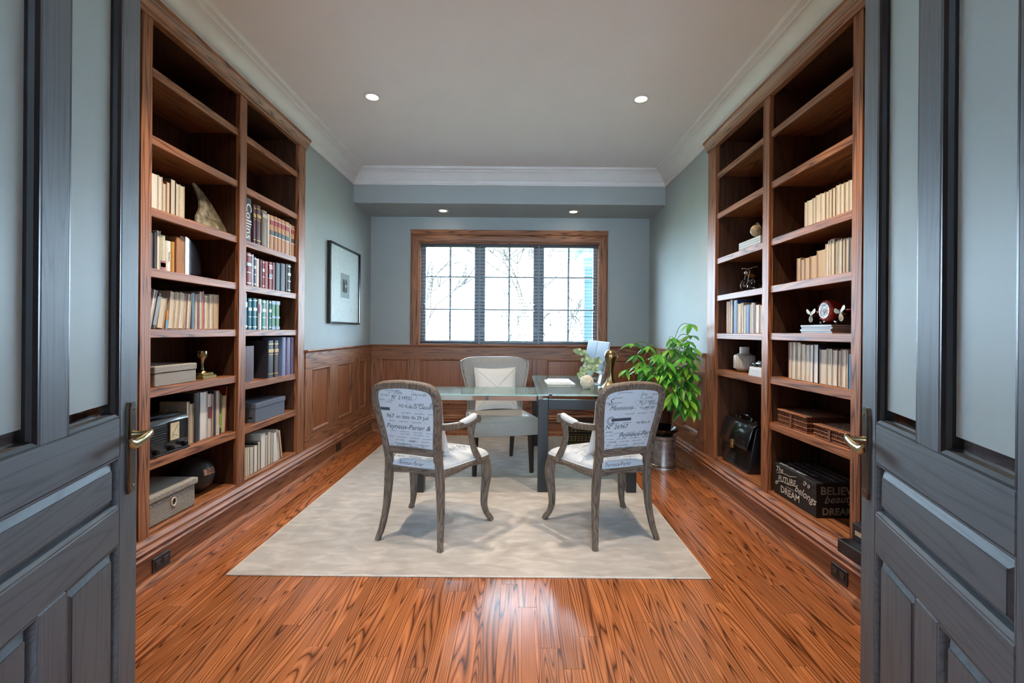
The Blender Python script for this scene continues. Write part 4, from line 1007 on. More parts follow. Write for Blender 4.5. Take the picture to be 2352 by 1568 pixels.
MB().tube([(-.6, -.4, .27), (2.5, -.4, .27)], .06, 8).build('gutter', cm('#2c4450', .4), r)
M['bark'] = plain('grey_bark', '#1f1b19', .9, var=.25, scale=20)
def tree(label, loc, h, seed, lean_=0.0):
    r = thing('bare_tree', label, 'tree', loc, 0, 'bare trees beyond the window'); rd = random.Random(seed); mb = MB(); tw = MB()
    def branch(p, d, L, rad, lev):
        pts = [p]; q = p.copy(); dd = d.copy()
        for k in range(4):
            dd = (dd + Vector((rd.uniform(-.25, .25), rd.uniform(-.25, .25), rd.uniform(-.08, .18)))).normalized(); q = q + dd * (L / 4); pts.append(q.copy())
        (mb if lev < 1 else tw).tube(pts, [max(.013, rad * (1 - .14 * i)) for i in range(5)], 5)
        if lev < 4:
            for k in range(3 if lev else 5):
                b_ = pts[rd.randint(2, 4)]; nd = (dd + Vector((rd.uniform(-1, 1), rd.uniform(-1, 1), rd.uniform(-.2, .6)))).normalized(); branch(b_, nd, L * rd.uniform(.5, .7), rad * .5, lev + 1)
    branch(Vector((0, 0, 0)), Vector((lean_, 0, 1)).normalized(), h, h * .016, 0)
    mb.build('trunk', M['bark'], r); tw.build('branches', M['bark'], r)
tree('bare branching tree seen through the left window pane', (-1.9, 10.5, -.8), 2.9, 4)
tree('thin bare tree seen through the middle window pane', (-.75, 12, -.8), 3.0, 9, .15)
tree('thin bare tree near the porch post outside', (1.35, 13, -.8), 2.2, 14)
# ================================================================ shelf contents
def shelf_mat(side, d, row, z, lean_=0.0, t=0.0):
    # row: coordinate along the shelf, left to right as seen (L: +Y, R: -Y); d: distance behind the face
    if side == 'L': T = Matrix.Translation((XL - d, row, z)) @ Matrix.Rotation(PI / 2, 4, 'Z')
    else: T = Matrix.Translation((XR + d, -row, z)) @ Matrix.Rotation(-PI / 2, 4, 'Z')
    if lean_: T = T @ Matrix.Translation((0, 0, max(0, t * math.sin(lean_)))) @ Matrix.Rotation(lean_, 4, 'Y')
    return T
def shelf_thing(name, label, cat, side, d, row, z, rz=0, group=None):
    o = thing(name, label, cat, group=group); o.matrix_world = shelf_mat(side, d, row, z) @ Matrix.Rotation(rz, 4, 'Z'); return o
PG = {'p': M['paper'], 'y': plain('aged_page_edges', '#b9a184', .85, var=.1, scale=420, stretch=(1, .02, .02), bump=.15), 'w': plain('white_page_edges', '#dcdad4', .8, var=.07, scale=420, stretch=(1, .02, .02), bump=.12)}
def book(side, d, row, z, t, h, col, kind, label, group, lean_=0.0, bands=(), dep=.155, pages='p', text=None):
    t = max(t, .006) - .0006; tb = min(.0028, t * .16)
    if kind == 'pages':       # fore-edge outwards
        poly = [(0, 0), (tb, 0), (tb, dep - tb), (t - tb, dep - tb), (t - tb, 0), (t, 0), (t, dep), (0, dep)]
        mb = MB().prism(poly, 'z', 0, h); pb = MB().box(tb, t - tb, .003, dep - tb, .003, h - .003)
    else:                     # rounded spine outwards
        q = min(.006, t * .25)
        poly = [(0, dep), (0, q), (t * .12, q * .35), (t * .35, 0), (t * .65, 0), (t * .88, q * .35), (t, q), (t, dep), (t - tb, dep), (t - tb, q + tb), (tb, q + tb), (tb, dep)]
        mb = MB().prism(poly, 'z', 0, h); pb = MB().box(tb, t - tb, q + tb + .001, dep - .003, .003, h - .003)
    o = mb.build('book', cm(col, .5), None); tag(o, label, 'book', group)
    o.matrix_world = shelf_mat(side, d, row, z, lean_, t)
    pb.build('pages', PG[pages], o)
    for z0, z1, c in bands:
        metal = c in ('#c9a94f', '#d8d8d4')
        MB().box(t * .04, t * .96, -.0007, min(.006, t * .25) * .9, h * z0, h * z1).build('spine_band', cm(c, .4, .4 if metal else 0), o)
    if text:
        body, size, x, zz, c = text
        mb = MB(); put_text(mb, body, size, lambda a, b_: (x + b_, -.0009, zz - a), 0, 'LEFT', .01 * size); mb.build('spine_title', cm(c, .5), o)
    return o
CREAM, TAN, WHT = '#c9c0ae', '#a98d6c', '#d9d7d1'
GOLD = '#c9a94f'
lawb = lambda: ((.73, .86, '#9b2a1e'), (.44, .56, '#17251f'), (.87, .885, '#d8d8d4'), (.40, .415, '#d8d8d4'))
gilt = lambda: ((.90, .915, GOLD), (.68, .77, '#a8893c'), (.62, .63, GOLD), (.10, .115, GOLD))
silv = lambda: ((.92, .94, '#d8d8d4'), (.60, .70, '#9fb0ba'), (.40, .415, '#d8d8d4'), (.08, .10, '#d8d8d4'))
def row(side, d, z, place, group, items, scale=1.0):
    n = len(items)
    for i, it in enumerate(items):
        r0, t, h, col, kind, look = it[:6]; kw = it[6] if len(it) > 6 else {}
        lab = '%s book, %s from the left in the row %s' % (look, ORD[i], place)
        book(side, d, r0 * scale, z, t * scale, h, col, kind, lab, group, **kw)
P, Sp = 'pages', 'spine'
row('L', .045, 1.847, 'beside the metal sail', 'cream books beside the metal sail', [
    (2.280, .022, .215, '#d5d0c4', P, 'tall cream'), (2.305, .047, .192, '#c9c3b6', P, 'thick grey cream', {'pages': 'w'}), (2.354, .025, .190, '#d9d5cb', P, 'pale white', {'pages': 'w'}),
    (2.382, .023, .162, '#b9a890', P, 'short beige'), (2.407, .026, .178, '#7a3a22', P, 'brown covered'), (2.435, .037, .203, '#2c2723', P, 'dark covered'), (2.474, .026, .190, '#cfcabd', P, 'cream'), (2.502, .035, .190, '#cfc6b4', P, 'last cream')])
row('L', .045, 1.545, 'beside the curved glossy cover', 'mixed books beside the curved glossy cover', [
    (2.285, .015, .178, '#6f87a8', Sp, 'thin blue'), (2.301, .022, .188, '#241f24', Sp, 'black'), (2.324, .022, .196, '#2a2026', Sp, 'dark plum'), (2.347, .023, .208, '#c9c5b4', P, 'tall cream', {'pages': 'w'}),
    (2.371, .035, .190, '#bdb9a0', Sp, 'cream and red', {'bands': ((.05, .30, '#8a2018'), (.12, .24, '#d8d8d4'))}), (2.407, .037, .167, '#dcdcd8', Sp, 'short white', {'text': ('Pompeii', .016, .016, .11, '#3a3a3a')}), (2.445, .026, .169, '#b5852e', Sp, 'mustard')])
# the thick soft-bound volume whose glossy cover has curled open
r = shelf_thing('book', 'thick brown paged volume with a glossy black cover curling open', 'book', 'L', .040, 2.473, 1.545)
MB().box(0, .030, 0, .17, 0, .20).box(.031, .066, .004, .17, 0, .212).build('pages', plain('brown_page_edges', '#a3785a', .85, var=.25, scale=300, stretch=(1, .03, .03), bump=.2), r)
b = MB()
cv = [(.068 + .25 * t, .002 + .085 * t ** 1.4) for t in [i / 12 for i in range(13)]]
b.loft([[(x, y, .002 + .03 * ((x - .068) / .25) + .214 * v * (1 - .62 * ((x - .068) / .25) ** 1.3)) for v in [j / 8 for j in range(9)]] for x, y in cv], closed=False)
b.loft([[(x + .0015, y + .0015, .002 + .03 * ((x - .068) / .25) + .214 * v * (1 - .62 * ((x - .068) / .25) ** 1.3)) for v in [j / 8 for j in range(9)]] for x, y in cv], closed=False)
b.build('curled_cover', plain('glossy_black_cover', '#1b222b', .15, var=.1, coat=.7), r, smooth=60)
ln = math.radians(12)
row('L', .045, 1.243, 'over the woven box', 'leaning books over the woven box', [
    (2.244, .026, .212, '#8a5a44', P, 'leaning brown', {'lean_': ln}), (2.290, .020, .205, '#c9cdd2', P, 'leaning white', {'lean_': ln, 'pages': 'w'}), (2.318, .024, .188, '#33302c', Sp, 'leaning dark patterned', {'lean_': ln, 'bands': ((.1, .9, '#6d675c'),)}), (2.350, .042, .166, '#b8a992', P, 'leaning beige', {'lean_': math.radians(9)}),
    (2.405, .016, .100, '#c07d2c', Sp, 'small orange and teal', {'lean_': math.radians(5), 'bands': ((0.02, .5, '#2f6a80'),)}), (2.424, .038, .204, '#cdbfa8', P, 'leaning cream', {'lean_': math.radians(5)}), (2.466, .028, .204, '#c4b49c', P, 'tan edged', {'lean_': math.radians(5)}), (2.499, .038, .204, '#cfc2ad', P, 'cream', {'lean_': math.radians(5)}),
    (2.540, .016, .204, '#7d4a30', P, 'thin brown', {'lean_': math.radians(3)}), (2.558, .026, .202, '#c9b79f', P, 'tan', {'lean_': math.radians(4)}), (2.587, .040, .208, '#22384f', Sp, 'navy blue'), (2.629, .016, .205, WHT, P, 'thin white'), (2.646, .017, .208, '#6a1c1f', Sp, 'dark red'), (2.664, .024, .222, CREAM, P, 'taller cream'), (2.689, .013, .225, '#a82a22', Sp, 'bright red'),
    (2.706, .033, .205, CREAM, P, 'upright cream'), (2.750, .029, .214, '#d0c6b6', P, 'upright pale'), (2.787, .044, .216, '#bfa78c', P, 'last beige', {'pages': 'y'})])
g = 'spines below the far left upper shelf'; SC = .985
row('L', .016, 1.840, 'of tan law books', 'dictionary and tan law books', [
    (3.078, .098, .295, '#14161b', Sp, 'black Collins dictionary', {'text': ('Collins', .088, .030, .262, '#d8dad8')}), (3.196, .030, .272, '#5a3440', Sp, 'slim maroon', {'bands': gilt()}), (3.236, .054, .278, '#4a2630', Sp, 'maroon', {'bands': gilt()}), (3.308, .066, .262, '#7b7064', Sp, 'grey brown', {'bands': ((.8, .9, '#b5ab9c'),)}), (3.380, .026, .250, WHT, Sp, 'slim white'),
    (3.412, .055, .252, '#b3845c', Sp, 'tan', {'bands': lawb()}), (3.472, .048, .256, '#b08058', Sp, 'tan', {'bands': lawb()}), (3.524, .049, .257, '#b3845c', Sp, 'tan', {'bands': lawb()}), (3.577, .054, .257, '#b08058', Sp, 'tan', {'bands': lawb()}), (3.637, .068, .257, '#b3845c', Sp, 'wide tan', {'bands': lawb()}), (3.711, .017, .252, '#c9b79f', Sp, 'slim pale'), (3.732, .060, .250, '#b08058', Sp, 'last tan', {'bands': lawb()})], SC)
row('L', .016, 1.541, 'of dark red spines', 'dark red and black books', [
    (3.085, .033, .228, '#1c1a1f', Sp, 'black'), (3.124, .054, .226, '#6e2733', Sp, 'wide crimson', {'bands': silv()}), (3.186, .019, .222, '#cdd3dc', Sp, 'slim white'), (3.208, .028, .210, '#2f3c66', Sp, 'navy', {'bands': silv()}), (3.240, .033, .202, '#d5d8dd', Sp, 'white'), (3.281, .029, .202, '#5c1f26', Sp, 'dark red'), (3.313, .027, .200, '#7b4450', Sp, 'rose', {'bands': silv()}), (3.344, .046, .200, '#8b2f33', Sp, 'red'),
    (3.399, .046, .204, '#7c231f', Sp, 'red gilt', {'bands': lawb()}), (3.447, .040, .206, '#6c2422', Sp, 'deep red'), (3.495, .068, .212, '#19171a', Sp, 'wide black'), (3.566, .077, .218, '#151417', Sp, 'very dark'), (3.652, .022, .224, '#5a5a5c', Sp, 'grey edged'), (3.678, .048, .226, '#151417', Sp, 'last black', {'bands': silv()})], SC)
row('L', .016, 1.243, 'of teal and green spines', 'teal and green books', [
    (3.080, .052, .246, '#5d87a0', Sp, 'light blue', {'bands': ((.62, .75, '#c9d5db'), (.06, .12, '#c9d5db'))}), (3.146, .038, .216, '#1d5f78', Sp, 'teal', {'bands': silv()}), (3.203, .045, .219, '#2a6c84', Sp, 'wide teal', {'bands': silv()}), (3.251, .020, .220, '#12222a', Sp, 'black'), (3.274, .036, .218, '#c7cdd2', Sp, 'red and white', {'bands': ((.55, .82, '#8b2323'),)}), (3.317, .048, .215, '#3f8a8a', Sp, 'sea green', {'bands': silv()}), (3.378, .015, .216, WHT, Sp, 'slim white'), (3.406, .032, .216, '#2d6f85', Sp, 'blue', {'bands': silv()}), (3.440, .057, .217, '#1f6a35', Sp, 'green', {'bands': ((.88, 1, '#14305c'), (.40, .47, '#14305c'), (.02, .12, '#14305c'))}), (3.500, .060, .218, '#1f6a35', Sp, 'last green', {'bands': ((.88, 1, '#14305c'), (.40, .47, '#14305c'), (.02, .12, '#14305c'))})], SC)
row('L', .016, .885, 'with lilac binders', 'dark volumes and lilac binders', [
    (3.084, .138, .246, '#4a2c30', Sp, 'wide plain maroon'), (3.400, .075, .278, '#2a2b33', Sp, 'black gilt', {'bands': gilt()}), (3.487, .058, .277, '#2e241c', Sp, 'dark brown gilt', {'bands': gilt()}), (3.603, .058, .300, '#6f7a9c', Sp, 'lilac blue'), (3.673, .062, .297, '#6a5f80', Sp, 'purple grey'), (3.747, .046, .299, '#665f80', Sp, 'dark lilac')], SC)
row('L', .018, ZB, 'of white edges low down', 'white edged books on the lowest far shelf', [
    (3.084, .016, .182, WHT, P, 'thin white', {'pages': 'w'}), (3.103, .022, .190, '#bfb7a8', P, 'thin cream'), (3.130, .024, .198, '#c9c0b0', P, 'cream'), (3.158, .014, .192, WHT, P, 'slim white', {'pages': 'w'}), (3.177, .048, .188, '#55606a', P, 'grey covered'), (3.231, .038, .186, '#cfcabc', P, 'pale', {'pages': 'w'}), (3.274, .037, .205, '#3a3a3c', P, 'dark covered'), (3.316, .056, .252, WHT, P, 'wide tall white', {'pages': 'w'}), (3.376, .031, .233, '#8d8478', P, 'taupe covered'), (3.411, .035, .249, '#b7b0a2', P, 'tall cream'), (3.450, .031, .234, '#6c6a66', P, 'grey'), (3.486, .066, .224, WHT, P, 'wide white', {'pages': 'w'}), (3.560, .024, .240, '#c9c0b0', P, 'leaning cream', {'lean_': math.radians(-9)}), (3.600, .026, .228, '#8a6a4a', P, 'leaning brown', {'lean_': math.radians(-11)})], SC)
row('L', .050, .585, 'right of the radio', 'books right of the radio', [
    (2.573, .023, .246, '#c4b9a6', P, 'cream'), (2.599, .029, .230, '#b0a08a', P, 'tan', {'pages': 'y'}), (2.630, .051, .288, '#1e1c19', Sp, 'tall black'), (2.682, .062, .286, '#cfd0d4', P, 'thick white', {'pages': 'w'}), (2.747, .036, .268, '#b3b0aa', P, 'grey', {'bands': ((.45, .7, '#6a2a20'),)}), (2.786, .018, .263, '#8a4630', P, 'rust covered'), (2.806, .017, .276, '#1f4258', Sp, 'teal'), (2.825, .031, .276, '#c9c4b8', P, 'cream', {'bands': ((.0, .22, '#d8d6cf'),)}), (2.858, .020, .258, '#3c4a24', Sp, 'dark green', {'bands': ((.15, .5, '#8fae4a'),)}), (2.876, .033, .236, '#d0c5b0', P, 'leaning cream', {'lean_': math.radians(3)}), (2.910, .016, .292, '#7a2f20', Sp, 'tall red brown', {'lean_': math.radians(3)})])
row('R', .045, 1.847, 'of cream page edges up high', 'high cream books on the right', [
    (-2.637, .024, .158, CREAM, P, 'cream'), (-2.612, .046, .161, '#c4b9a4', P, 'thick cream'), (-2.564, .023, .162, '#b7a88e', P, 'tan'), (-2.538, .039, .170, CREAM, P, 'wide cream'), (-2.498, .037, .167, '#c9bfa9', P, 'ivory'), (-2.459, .028, .165, '#8f6a3c', P, 'brown covered'), (-2.430, .021, .166, CREAM, P, 'slim cream'), (-2.407, .027, .169, '#7d5a30', P, 'dark tan'), (-2.376, .028, .173, '#cfc6b3', P, 'pale cream'), (-2.346, .028, .169, CREAM, P, 'plain cream'), (-2.314, .028, .169, '#b9ab92', P, 'beige'), (-2.284, .027, .170, '#c9bfa9', P, 'light ivory'), (-2.255, .026, .207, '#dad5c8', P, 'tallest white', {'pages': 'w'})])
row('R', .045, 1.548, 'over the red clock', 'tan and cream books over the red clock', [
    (-2.707, .034, .144, '#8f6d50', P, 'brown', {'pages': 'y'}), (-2.668, .030, .131, '#9a7858', P, 'short brown', {'pages': 'y'}), (-2.635, .047, .135, '#8d6a4d', P, 'wide brown', {'pages': 'y'}), (-2.583, .056, .137, '#9a7455', P, 'thick brown', {'pages': 'y'}), (-2.525, .068, .158, '#a58d70', P, 'thick tan', {'pages': 'y'}), (-2.456, .021, .182, '#cfc8b4', P, 'slim cream'), (-2.435, .019, .196, CREAM, P, 'narrow cream'), (-2.414, .027, .201, '#c9c0a8', P, 'tall cream'), (-2.379, .019, .181, '#8d8068', P, 'taupe'), (-2.357, .026, .186, '#c4bca9', P, 'pale'), (-2.329, .022, .185, '#4a4640', P, 'dark edged'), (-2.303, .020, .183, '#b3a48c', P, 'beige'), (-2.283, .012, .178, '#2a2624', Sp, 'thin black'), (-2.270, .014, .181, '#b8a890', P, 'thin tan'), (-2.254, .019, .186, '#9c8468', P, 'last tan')])
row('R', .045, .970, 'over the wicker baskets', 'cream books over the wicker baskets', [
    (-2.783, .030, .225, '#9a5a3a', P, 'rust covered'), (-2.750, .037, .226, CREAM, P, 'tall cream'), (-2.703, .037, .226, '#c4b59c', P, 'tan cream'), (-2.664, .040, .216, '#bfae95', P, 'beige'), (-2.622, .035, .213, '#cbbfa9', P, 'ivory'), (-2.585, .031, .213, '#d3cdbf', P, 'pale', {'pages': 'w'}), (-2.551, .043, .217, '#332a4a', P, 'purple covered', {'pages': 'w'}), (-2.495, .054, .191, '#b3a189', P, 'wide beige'), (-2.439, .037, .197, CREAM, P, 'ribbed cream'), (-2.400, .040, .192, '#c8bda8', P, 'plain cream'), (-2.357, .023, .191, '#7a3d26', P, 'brown edged'), (-2.332, .033, .197, '#cfc8b9', P, 'light cream'), (-2.298, .016, .197, '#d5cfc0', P, 'slim pale'), (-2.279, .029, .175, '#1f6d9c', Sp, 'bright blue')])
row('R', .020, 1.243, 'over the white vase', 'blue and cream books over the vase', [
    (-3.560, .024, .248, '#c79a8a', P, 'slim pink'), (-3.532, .023, .247, '#c49686', P, 'second slim pink'), (-3.502, .038, .259, '#ada59c', P, 'grey'), (-3.448, .061, .248, '#173f78', Sp, 'wide blue'), (-3.384, .050, .222, '#c9b894', P, 'yellowed cream'), (-3.327, .031, .225, '#b99c78', P, 'tan'), (-3.286, .023, .204, '#cfd5da', P, 'slim white', {'pages': 'w'}), (-3.261, .055, .205, '#18427c', Sp, 'second blue'), (-3.202, .019, .206, '#b0aba3', P, 'thin grey'), (-3.181, .020, .216, WHT, P, 'thin white', {'pages': 'w'}), (-3.159, .031, .212, '#5a2c1e', Sp, 'brown'), (-3.125, .042, .198, '#d2d0cb', P, 'pale', {'pages': 'w'}), (-3.080, .008, .194, '#6a4030', Sp, 'very thin brown'), (-3.068, .028, .192, '#cfc9be', P, 'cream'), (-3.038, .024, .179, '#c9c4b6', P, 'short cream')])

# ---- left bookcase objects
r = shelf_thing('book', 'thin tan book lying flat beneath the metal sail', 'book', 'L', .030, 2.545, 1.847)
MB().box(0, .20, 0, .14, 0, .002).box(0, .20, 0, .14, .010, .012).box(0, .20, .138, .14, .002, .010).build('cover', cm('#a98468', .6), r)
MB().box(.002, .198, .002, .137, .002, .010).build('pages', PG['p'], r)
r = shelf_thing('sail_sculpture', 'aged metal sail shaped sculpture leaning on the upper left shelf', 'sculpture', 'L', .075, 2.775, 1.862)
out = catmull([(-.055, .045, 0), (-.012, .12, 0), (-.004, .19, 0), (-.018, .262, 0), (.030, .232, 0), (.085, .16, 0), (.125, .08, 0), (.145, .010, 0), (.06, .004, 0), (-.05, .010, 0)], 5, True)
out = [Vector((p.x * 1.3 - .012, p.y, 0)) for p in out]
b = MB(); b.loft([[(p.x, y + (p.y * .25), p.y) for p in out] for y in (0, .012)])
M['aged'] = plain('aged_pewter', '#a39a83', .5, .4, var=.4, scale=25, bump=.4)
b.build('sail', M['aged'], r, smooth=30)
MB().box(-.03, .14, -.03, .06, -.014, .0).build('foot', M['black'], r, bev=.003)
b = MB().tube([(.065 + .035 * math.cos(t), -.002 + (.095 + .035 * math.sin(t)) * .25 - .003, .095 + .035 * math.sin(t)) for t in [2 * PI * k / 20 for k in range(20)]], .0009, 5, loop=True)
b.tube([(.06 + .018 * math.cos(t), (.165 + .018 * math.sin(t)) * .25 - .004, .165 + .018 * math.sin(t)) for t in [2 * PI * k / 16 for k in range(16)]], .0009, 5, loop=True)
b.tube([(-.02, .07 * .25 - .003, .07), (.05, .06 * .25 - .003, .062), (.14, .05 * .25 - .003, .05)], .0009, 5)
b.build('raised_lines', M['aged'], r)
# woven box
r = shelf_thing('woven_box', 'flat grey woven fibre box on the left bookcase', 'box', 'L', .03, 2.318, .945)
MB().box(0, .30, 0, .24, 0, .068).build('box_base', M['weave_grey'], r, bev=.004)
MB().box(-.003, .303, -.003, .243, .070, .106).build('lid', M['weave_grey'], r, bev=.004)
# trophy
r = shelf_thing('trophy', 'small brass trophy cup on a stepped base by the woven box', 'trophy', 'L', .10, 2.765, .945)
MB().box(-.06, .06, -.05, .05, 0, .020).box(-.048, .048, -.04, .04, .020, .034).build('base', cm('#8a7a4a', .3, .6), r, bev=.002)
MB().lathe([(.001, .034), (.030, .034), (.026, .042), (.011, .052), (.009, .075), (.012, .10), (.018, .118), (.026, .128), (.028, .150), (.026, .166), (.022, .166), (.022, .150), (.001, .140)], 20).build('cup', M['brass'], r, smooth=50)
MB().tube([(-.026, 0, .158), (-.034, 0, .152), (-.032, 0, .138), (-.024, 0, .132)], .003, 6).tube([(.026, 0, .158), (.034, 0, .152), (.032, 0, .138), (.024, 0, .132)], .003, 6).build('handles', M['brass'], r, smooth=True)
# radio
r = shelf_thing('radio', 'black vintage bakelite radio with ivory dial on the shelf', 'radio', 'L', .025, 2.255, .585)
rp = [(0, 0), (.20, 0), (.20, .165), (.185, .185), (.16, .192), (.04, .192), (.015, .186), (0, .165)]
b = MB(); b.prism([(y, z) for y, z in rp], 'x', 0, .302); M['bake'] = plain('black_bakelite', '#23262c', .3, var=.1, coat=.3)
bd = b.build('body', M['bake'], r, bev=.006, seg=2, smooth=35)
for k in range(7): MB().box(.015, .135, -.004, 0, .070 + k * .0125, .076 + k * .0125).build('grille_bar', M['bake'], r, bev=.0015)
MB().box(.150, .278, -.003, 0, .062, .165).build('dial_recess', M['black'], r)
dl = MB().box(.158, .222, -.006, -.003, .066, .158).build('dial', cm('#cfc3a0', .4), r, bev=.004)
MB().tube([(.165, -.0065, .08), (.19, -.0065, .095), (.215, -.0065, .08)], .001, 4).tube([(.17, -.0065, .09), (.21, -.0065, .145)], .001, 4).build('dial_marks', cm('#4a3f2a', .5), dl)
b = MB().tube([(.148, -.006, .060), (.280, -.006, .060), (.280, -.006, .167), (.148, -.006, .167)], .003, 6, loop=True); b.build('bezel', M['steel_dark'], r, smooth=True)
for x in (.055, .155, .255):
    k = MB().cyl((x, 0, .030), 'y', .014, -.022, 16, .012).build('knob', M['black_gloss'], r, smooth=40)
    MB().box(x - .001, x + .001, -.0228, -.0218, .030, .042).build('knob_mark', M['chrome'], k)
for k in range(3): MB().box(.01, .29, .05 + .04 * k, .07 + .04 * k, .192, .200 - .001 * k).build('top_fin', M['bake'], r, bev=.003)
MB().box(0, .302, -.008, 0, 0, .012).build('plinth', M['bake'], r, bev=.003)
# lidded box with grommet
r = shelf_thing('storage_box', 'cream and charcoal woven storage box with lid and round grommet', 'box', 'L', .012, 2.262, ZB)
MB().box(.004, .338, .004, .246, 0, .122).build('box_body', M['weave_box'], r, bev=.012, seg=2)
MB().box(-.006, .348, -.006, .256, .124, .160).build('lid', M['weave_box'], r, bev=.008, seg=2)
MB().tube([(.170 + .016 * math.cos(t), .001, .082 + .021 * math.sin(t)) for t in [2 * PI * k / 20 for k in range(20)]], .004, 6, loop=True).build('grommet', cm('#d4cfc0', .4), r, smooth=True)
MB().cyl((.170, .0032, .082), 'y', .017, -.0006, 20).build('grommet_hole', M['black'], r)
# basketball
r = shelf_thing('basketball', 'black basketball with an orange printed logo behind the storage box', 'ball', 'L', .165, 2.80, ZB + .1065)
M['ballblk'] = plain('pebbled_black_rubber', '#1c2229', .45, var=.2, scale=300, bump=.4)
MB().sphere((0, 0, 0), .106, 32, 20).build('ball_skin', M['ballblk'], r, smooth=True)
b = MB()
for ax in range(2):
    for k0 in (0,):
        pts = [(.1065 * math.cos(t), .1065 * math.sin(t) if ax else 0, 0 if ax else .1065 * math.sin(t)) for t in [2 * PI * k / 40 for k in range(40)]]
        b.tube(pts, .0015, 4, loop=True)
b.tube([(0, .1065 * math.cos(t), .1065 * math.sin(t)) for t in [2 * PI * k / 40 for k in range(40)]], .0015, 4, loop=True)
b.build('seams', M['black'], r)
def onball(az, el, rr=.1072): return (rr * math.cos(el) * math.sin(az), -rr * math.cos(el) * math.cos(az), rr * math.sin(el))
A0, E0 = -.08, .28
b = MB().grid(lambda u, v: onball(A0 - .42 + .84 * u, E0 - .19 + .36 * v), 10, 6); b.build('logo_patch', cm('#c98a62', .5), r, smooth=True)
b = MB(); put_text(b, 'NBA', .052, lambda x, y: onball(A0 - .22 + x * 8.0, E0 - .13 + y * 7.5, .1079), 0, 'LEFT', .001); b.build('logo_letters', cm('#3a3f52', .5), r)
b = MB()
for q in (.075,): b.grid(lambda u, v: onball(A0 - .36 + .10 * u, E0 - .15 + .28 * v, .1078), 2, 3)
b.build('logo_figure', cm('#e2d9cf', .5), r)
b = MB(); put_text(b, 'WILSON', .022, lambda x, y: onball(A0 - .25 + x * 8.0, -.55 + y * 7.5, .1078), 0, 'LEFT'); b.build('small_print', cm('#b0916a', .5), r)
# grey document box
r = shelf_thing('document_box', 'grey card document box with separate lid above the lowest far shelf', 'box', 'L', .020, 3.195, .587)
MB().box(0, .40, 0, .27, 0, .100).build('box_body', cm('#5d6470', .45), r, bev=.002)
MB().box(-.004, .404, -.004, .274, .101, .135).build('lid', cm('#616a78', .35, 0, .2), r, bev=.002)
MB().box(-.0012, 0, .02, .05, .030, .040).build('corner_rivet', M['chrome'], r)

# ---- right bookcase objects
r = shelf_thing('globe', 'small antique globe with brass arc on the white box', 'globe', 'R', .08, -3.235, 1.9130)
MB().sphere((0, 0, .062), .042, 24, 16).build('sphere', plain('antique_globe_paper', '#a38f70', .5, var=.45, scale=30), r, smooth=True)
MB().tube([(.052 * math.sin(t), 0, .062 - .052 * math.cos(t)) for t in [PI * (.02 + k * 1.0 / 16) for k in range(17)]], .004, 6).build('meridian_arc', M['brass'], r, smooth=True)
MB().lathe([(.001, 0), (.030, 0), (.028, .006), (.008, .010), (.006, .014), (.001, .014)], 20).build('base', M['brass'], r, smooth=True)
r = shelf_thing('white_box', 'flat whitewashed slatted box under the small globe', 'box', 'R', .03, -3.392, 1.847)
for k in range(4): MB().box(0, .305, 0, .20, .0165 * k, .0165 * k + .0152).build('board', cm('#b9bec0', .6), r, bev=.001)
# motorcycle model
r = shelf_thing('motorcycle_model', 'chrome and gold model motorcycle on the right bookcase shelf', 'model', 'R', .135, -3.40, 1.548, math.radians(120))
def wheel(x, nm):
    w = MB().tube([(x + .042 * math.cos(t), 0, .046 + .042 * math.sin(t)) for t in [2 * PI * k / 28 for k in range(28)]], .008, 8, loop=True).build(nm, M['black'], r, smooth=True)
    s_ = MB().tube([(x + .034 * math.cos(t), 0, .046 + .034 * math.sin(t)) for t in [2 * PI * k / 28 for k in range(28)]], .0025, 6, loop=True)
    for k in range(10): s_.tube([(x, 0, .046), (x + .034 * math.cos(k * PI / 5), 0, .046 + .034 * math.sin(k * PI / 5))], .0009, 4)
    s_.cyl((x, -.010, .046), 'y', .007, .020, 12); s_.build('spokes', M['chrome'], w, smooth=True)
wheel(-.085, 'wheel'); wheel(.085, 'wheel')
for sy in (-.014, .014):
    MB().tube([(-.085, sy, .046), (-.060, sy, .12), (-.045, sy, .165)], .0038, 8).build('fork', M['chrome'], r, smooth=True)
    MB().tube([(-.01, sy * 1.5, .035), (.05, sy * 1.6, .03), (.12, sy * 1.6, .036)], .006, 8).build('exhaust', M['chrome'], r, smooth=True)
MB().tube([(-.03, -.06, .185), (-.045, -.035, .182), (-.050, 0, .172), (-.045, .035, .182), (-.03, .06, .185)], .0032, 8).build('handlebar', M['chrome'], r, smooth=True)
MB().sphere((-.068, 0, .145), .017, 16, 10, (.8, 1, 1)).build('headlamp', M['chrome'], r, smooth=True)
b = MB(); b.lathe([(.001, -.06), (.012, -.055), (.020, -.03), (.023, 0), (.018, .03), (.008, .05), (.001, .052)], 16); b.v = [(z * .8 - .01, y, .128 + x * .8 - z * .15) for x, y, z in b.v]
b.build('fuel_tank', cm('#b98a2e', .2, .5, .4), r, smooth=True)
b = MB(); b.lathe([(.001, -.05), (.014, -.04), (.018, -.01), (.013, .03), (.001, .045)], 14); b.v = [(z + .065, y, .112 + x * .5 + z * .2) for x, y, z in b.v]; b.build('seat', M['black'], r, smooth=True)
b = MB()
for k in range(4): b.cyl((-.005, 0, .062 + .009 * k), 'z', .016, .006, 14).cyl((.028, 0, .062 + .009 * k), 'z', .016, .006, 14)
b.box(-.03, .055, -.014, .014, .034, .062); b.build('engine', M['chrome'], r)
MB().tube([(.085 + .058 * math.cos(t), 0, .046 + .058 * math.sin(t)) for t in [PI * (.1 + .75 * k / 12) for k in range(13)]], 1, sec=[(a * .004, b_ * .026) for a, b_ in SEC]).build('fender', cm('#b98a2e', .2, .5, .4), r)
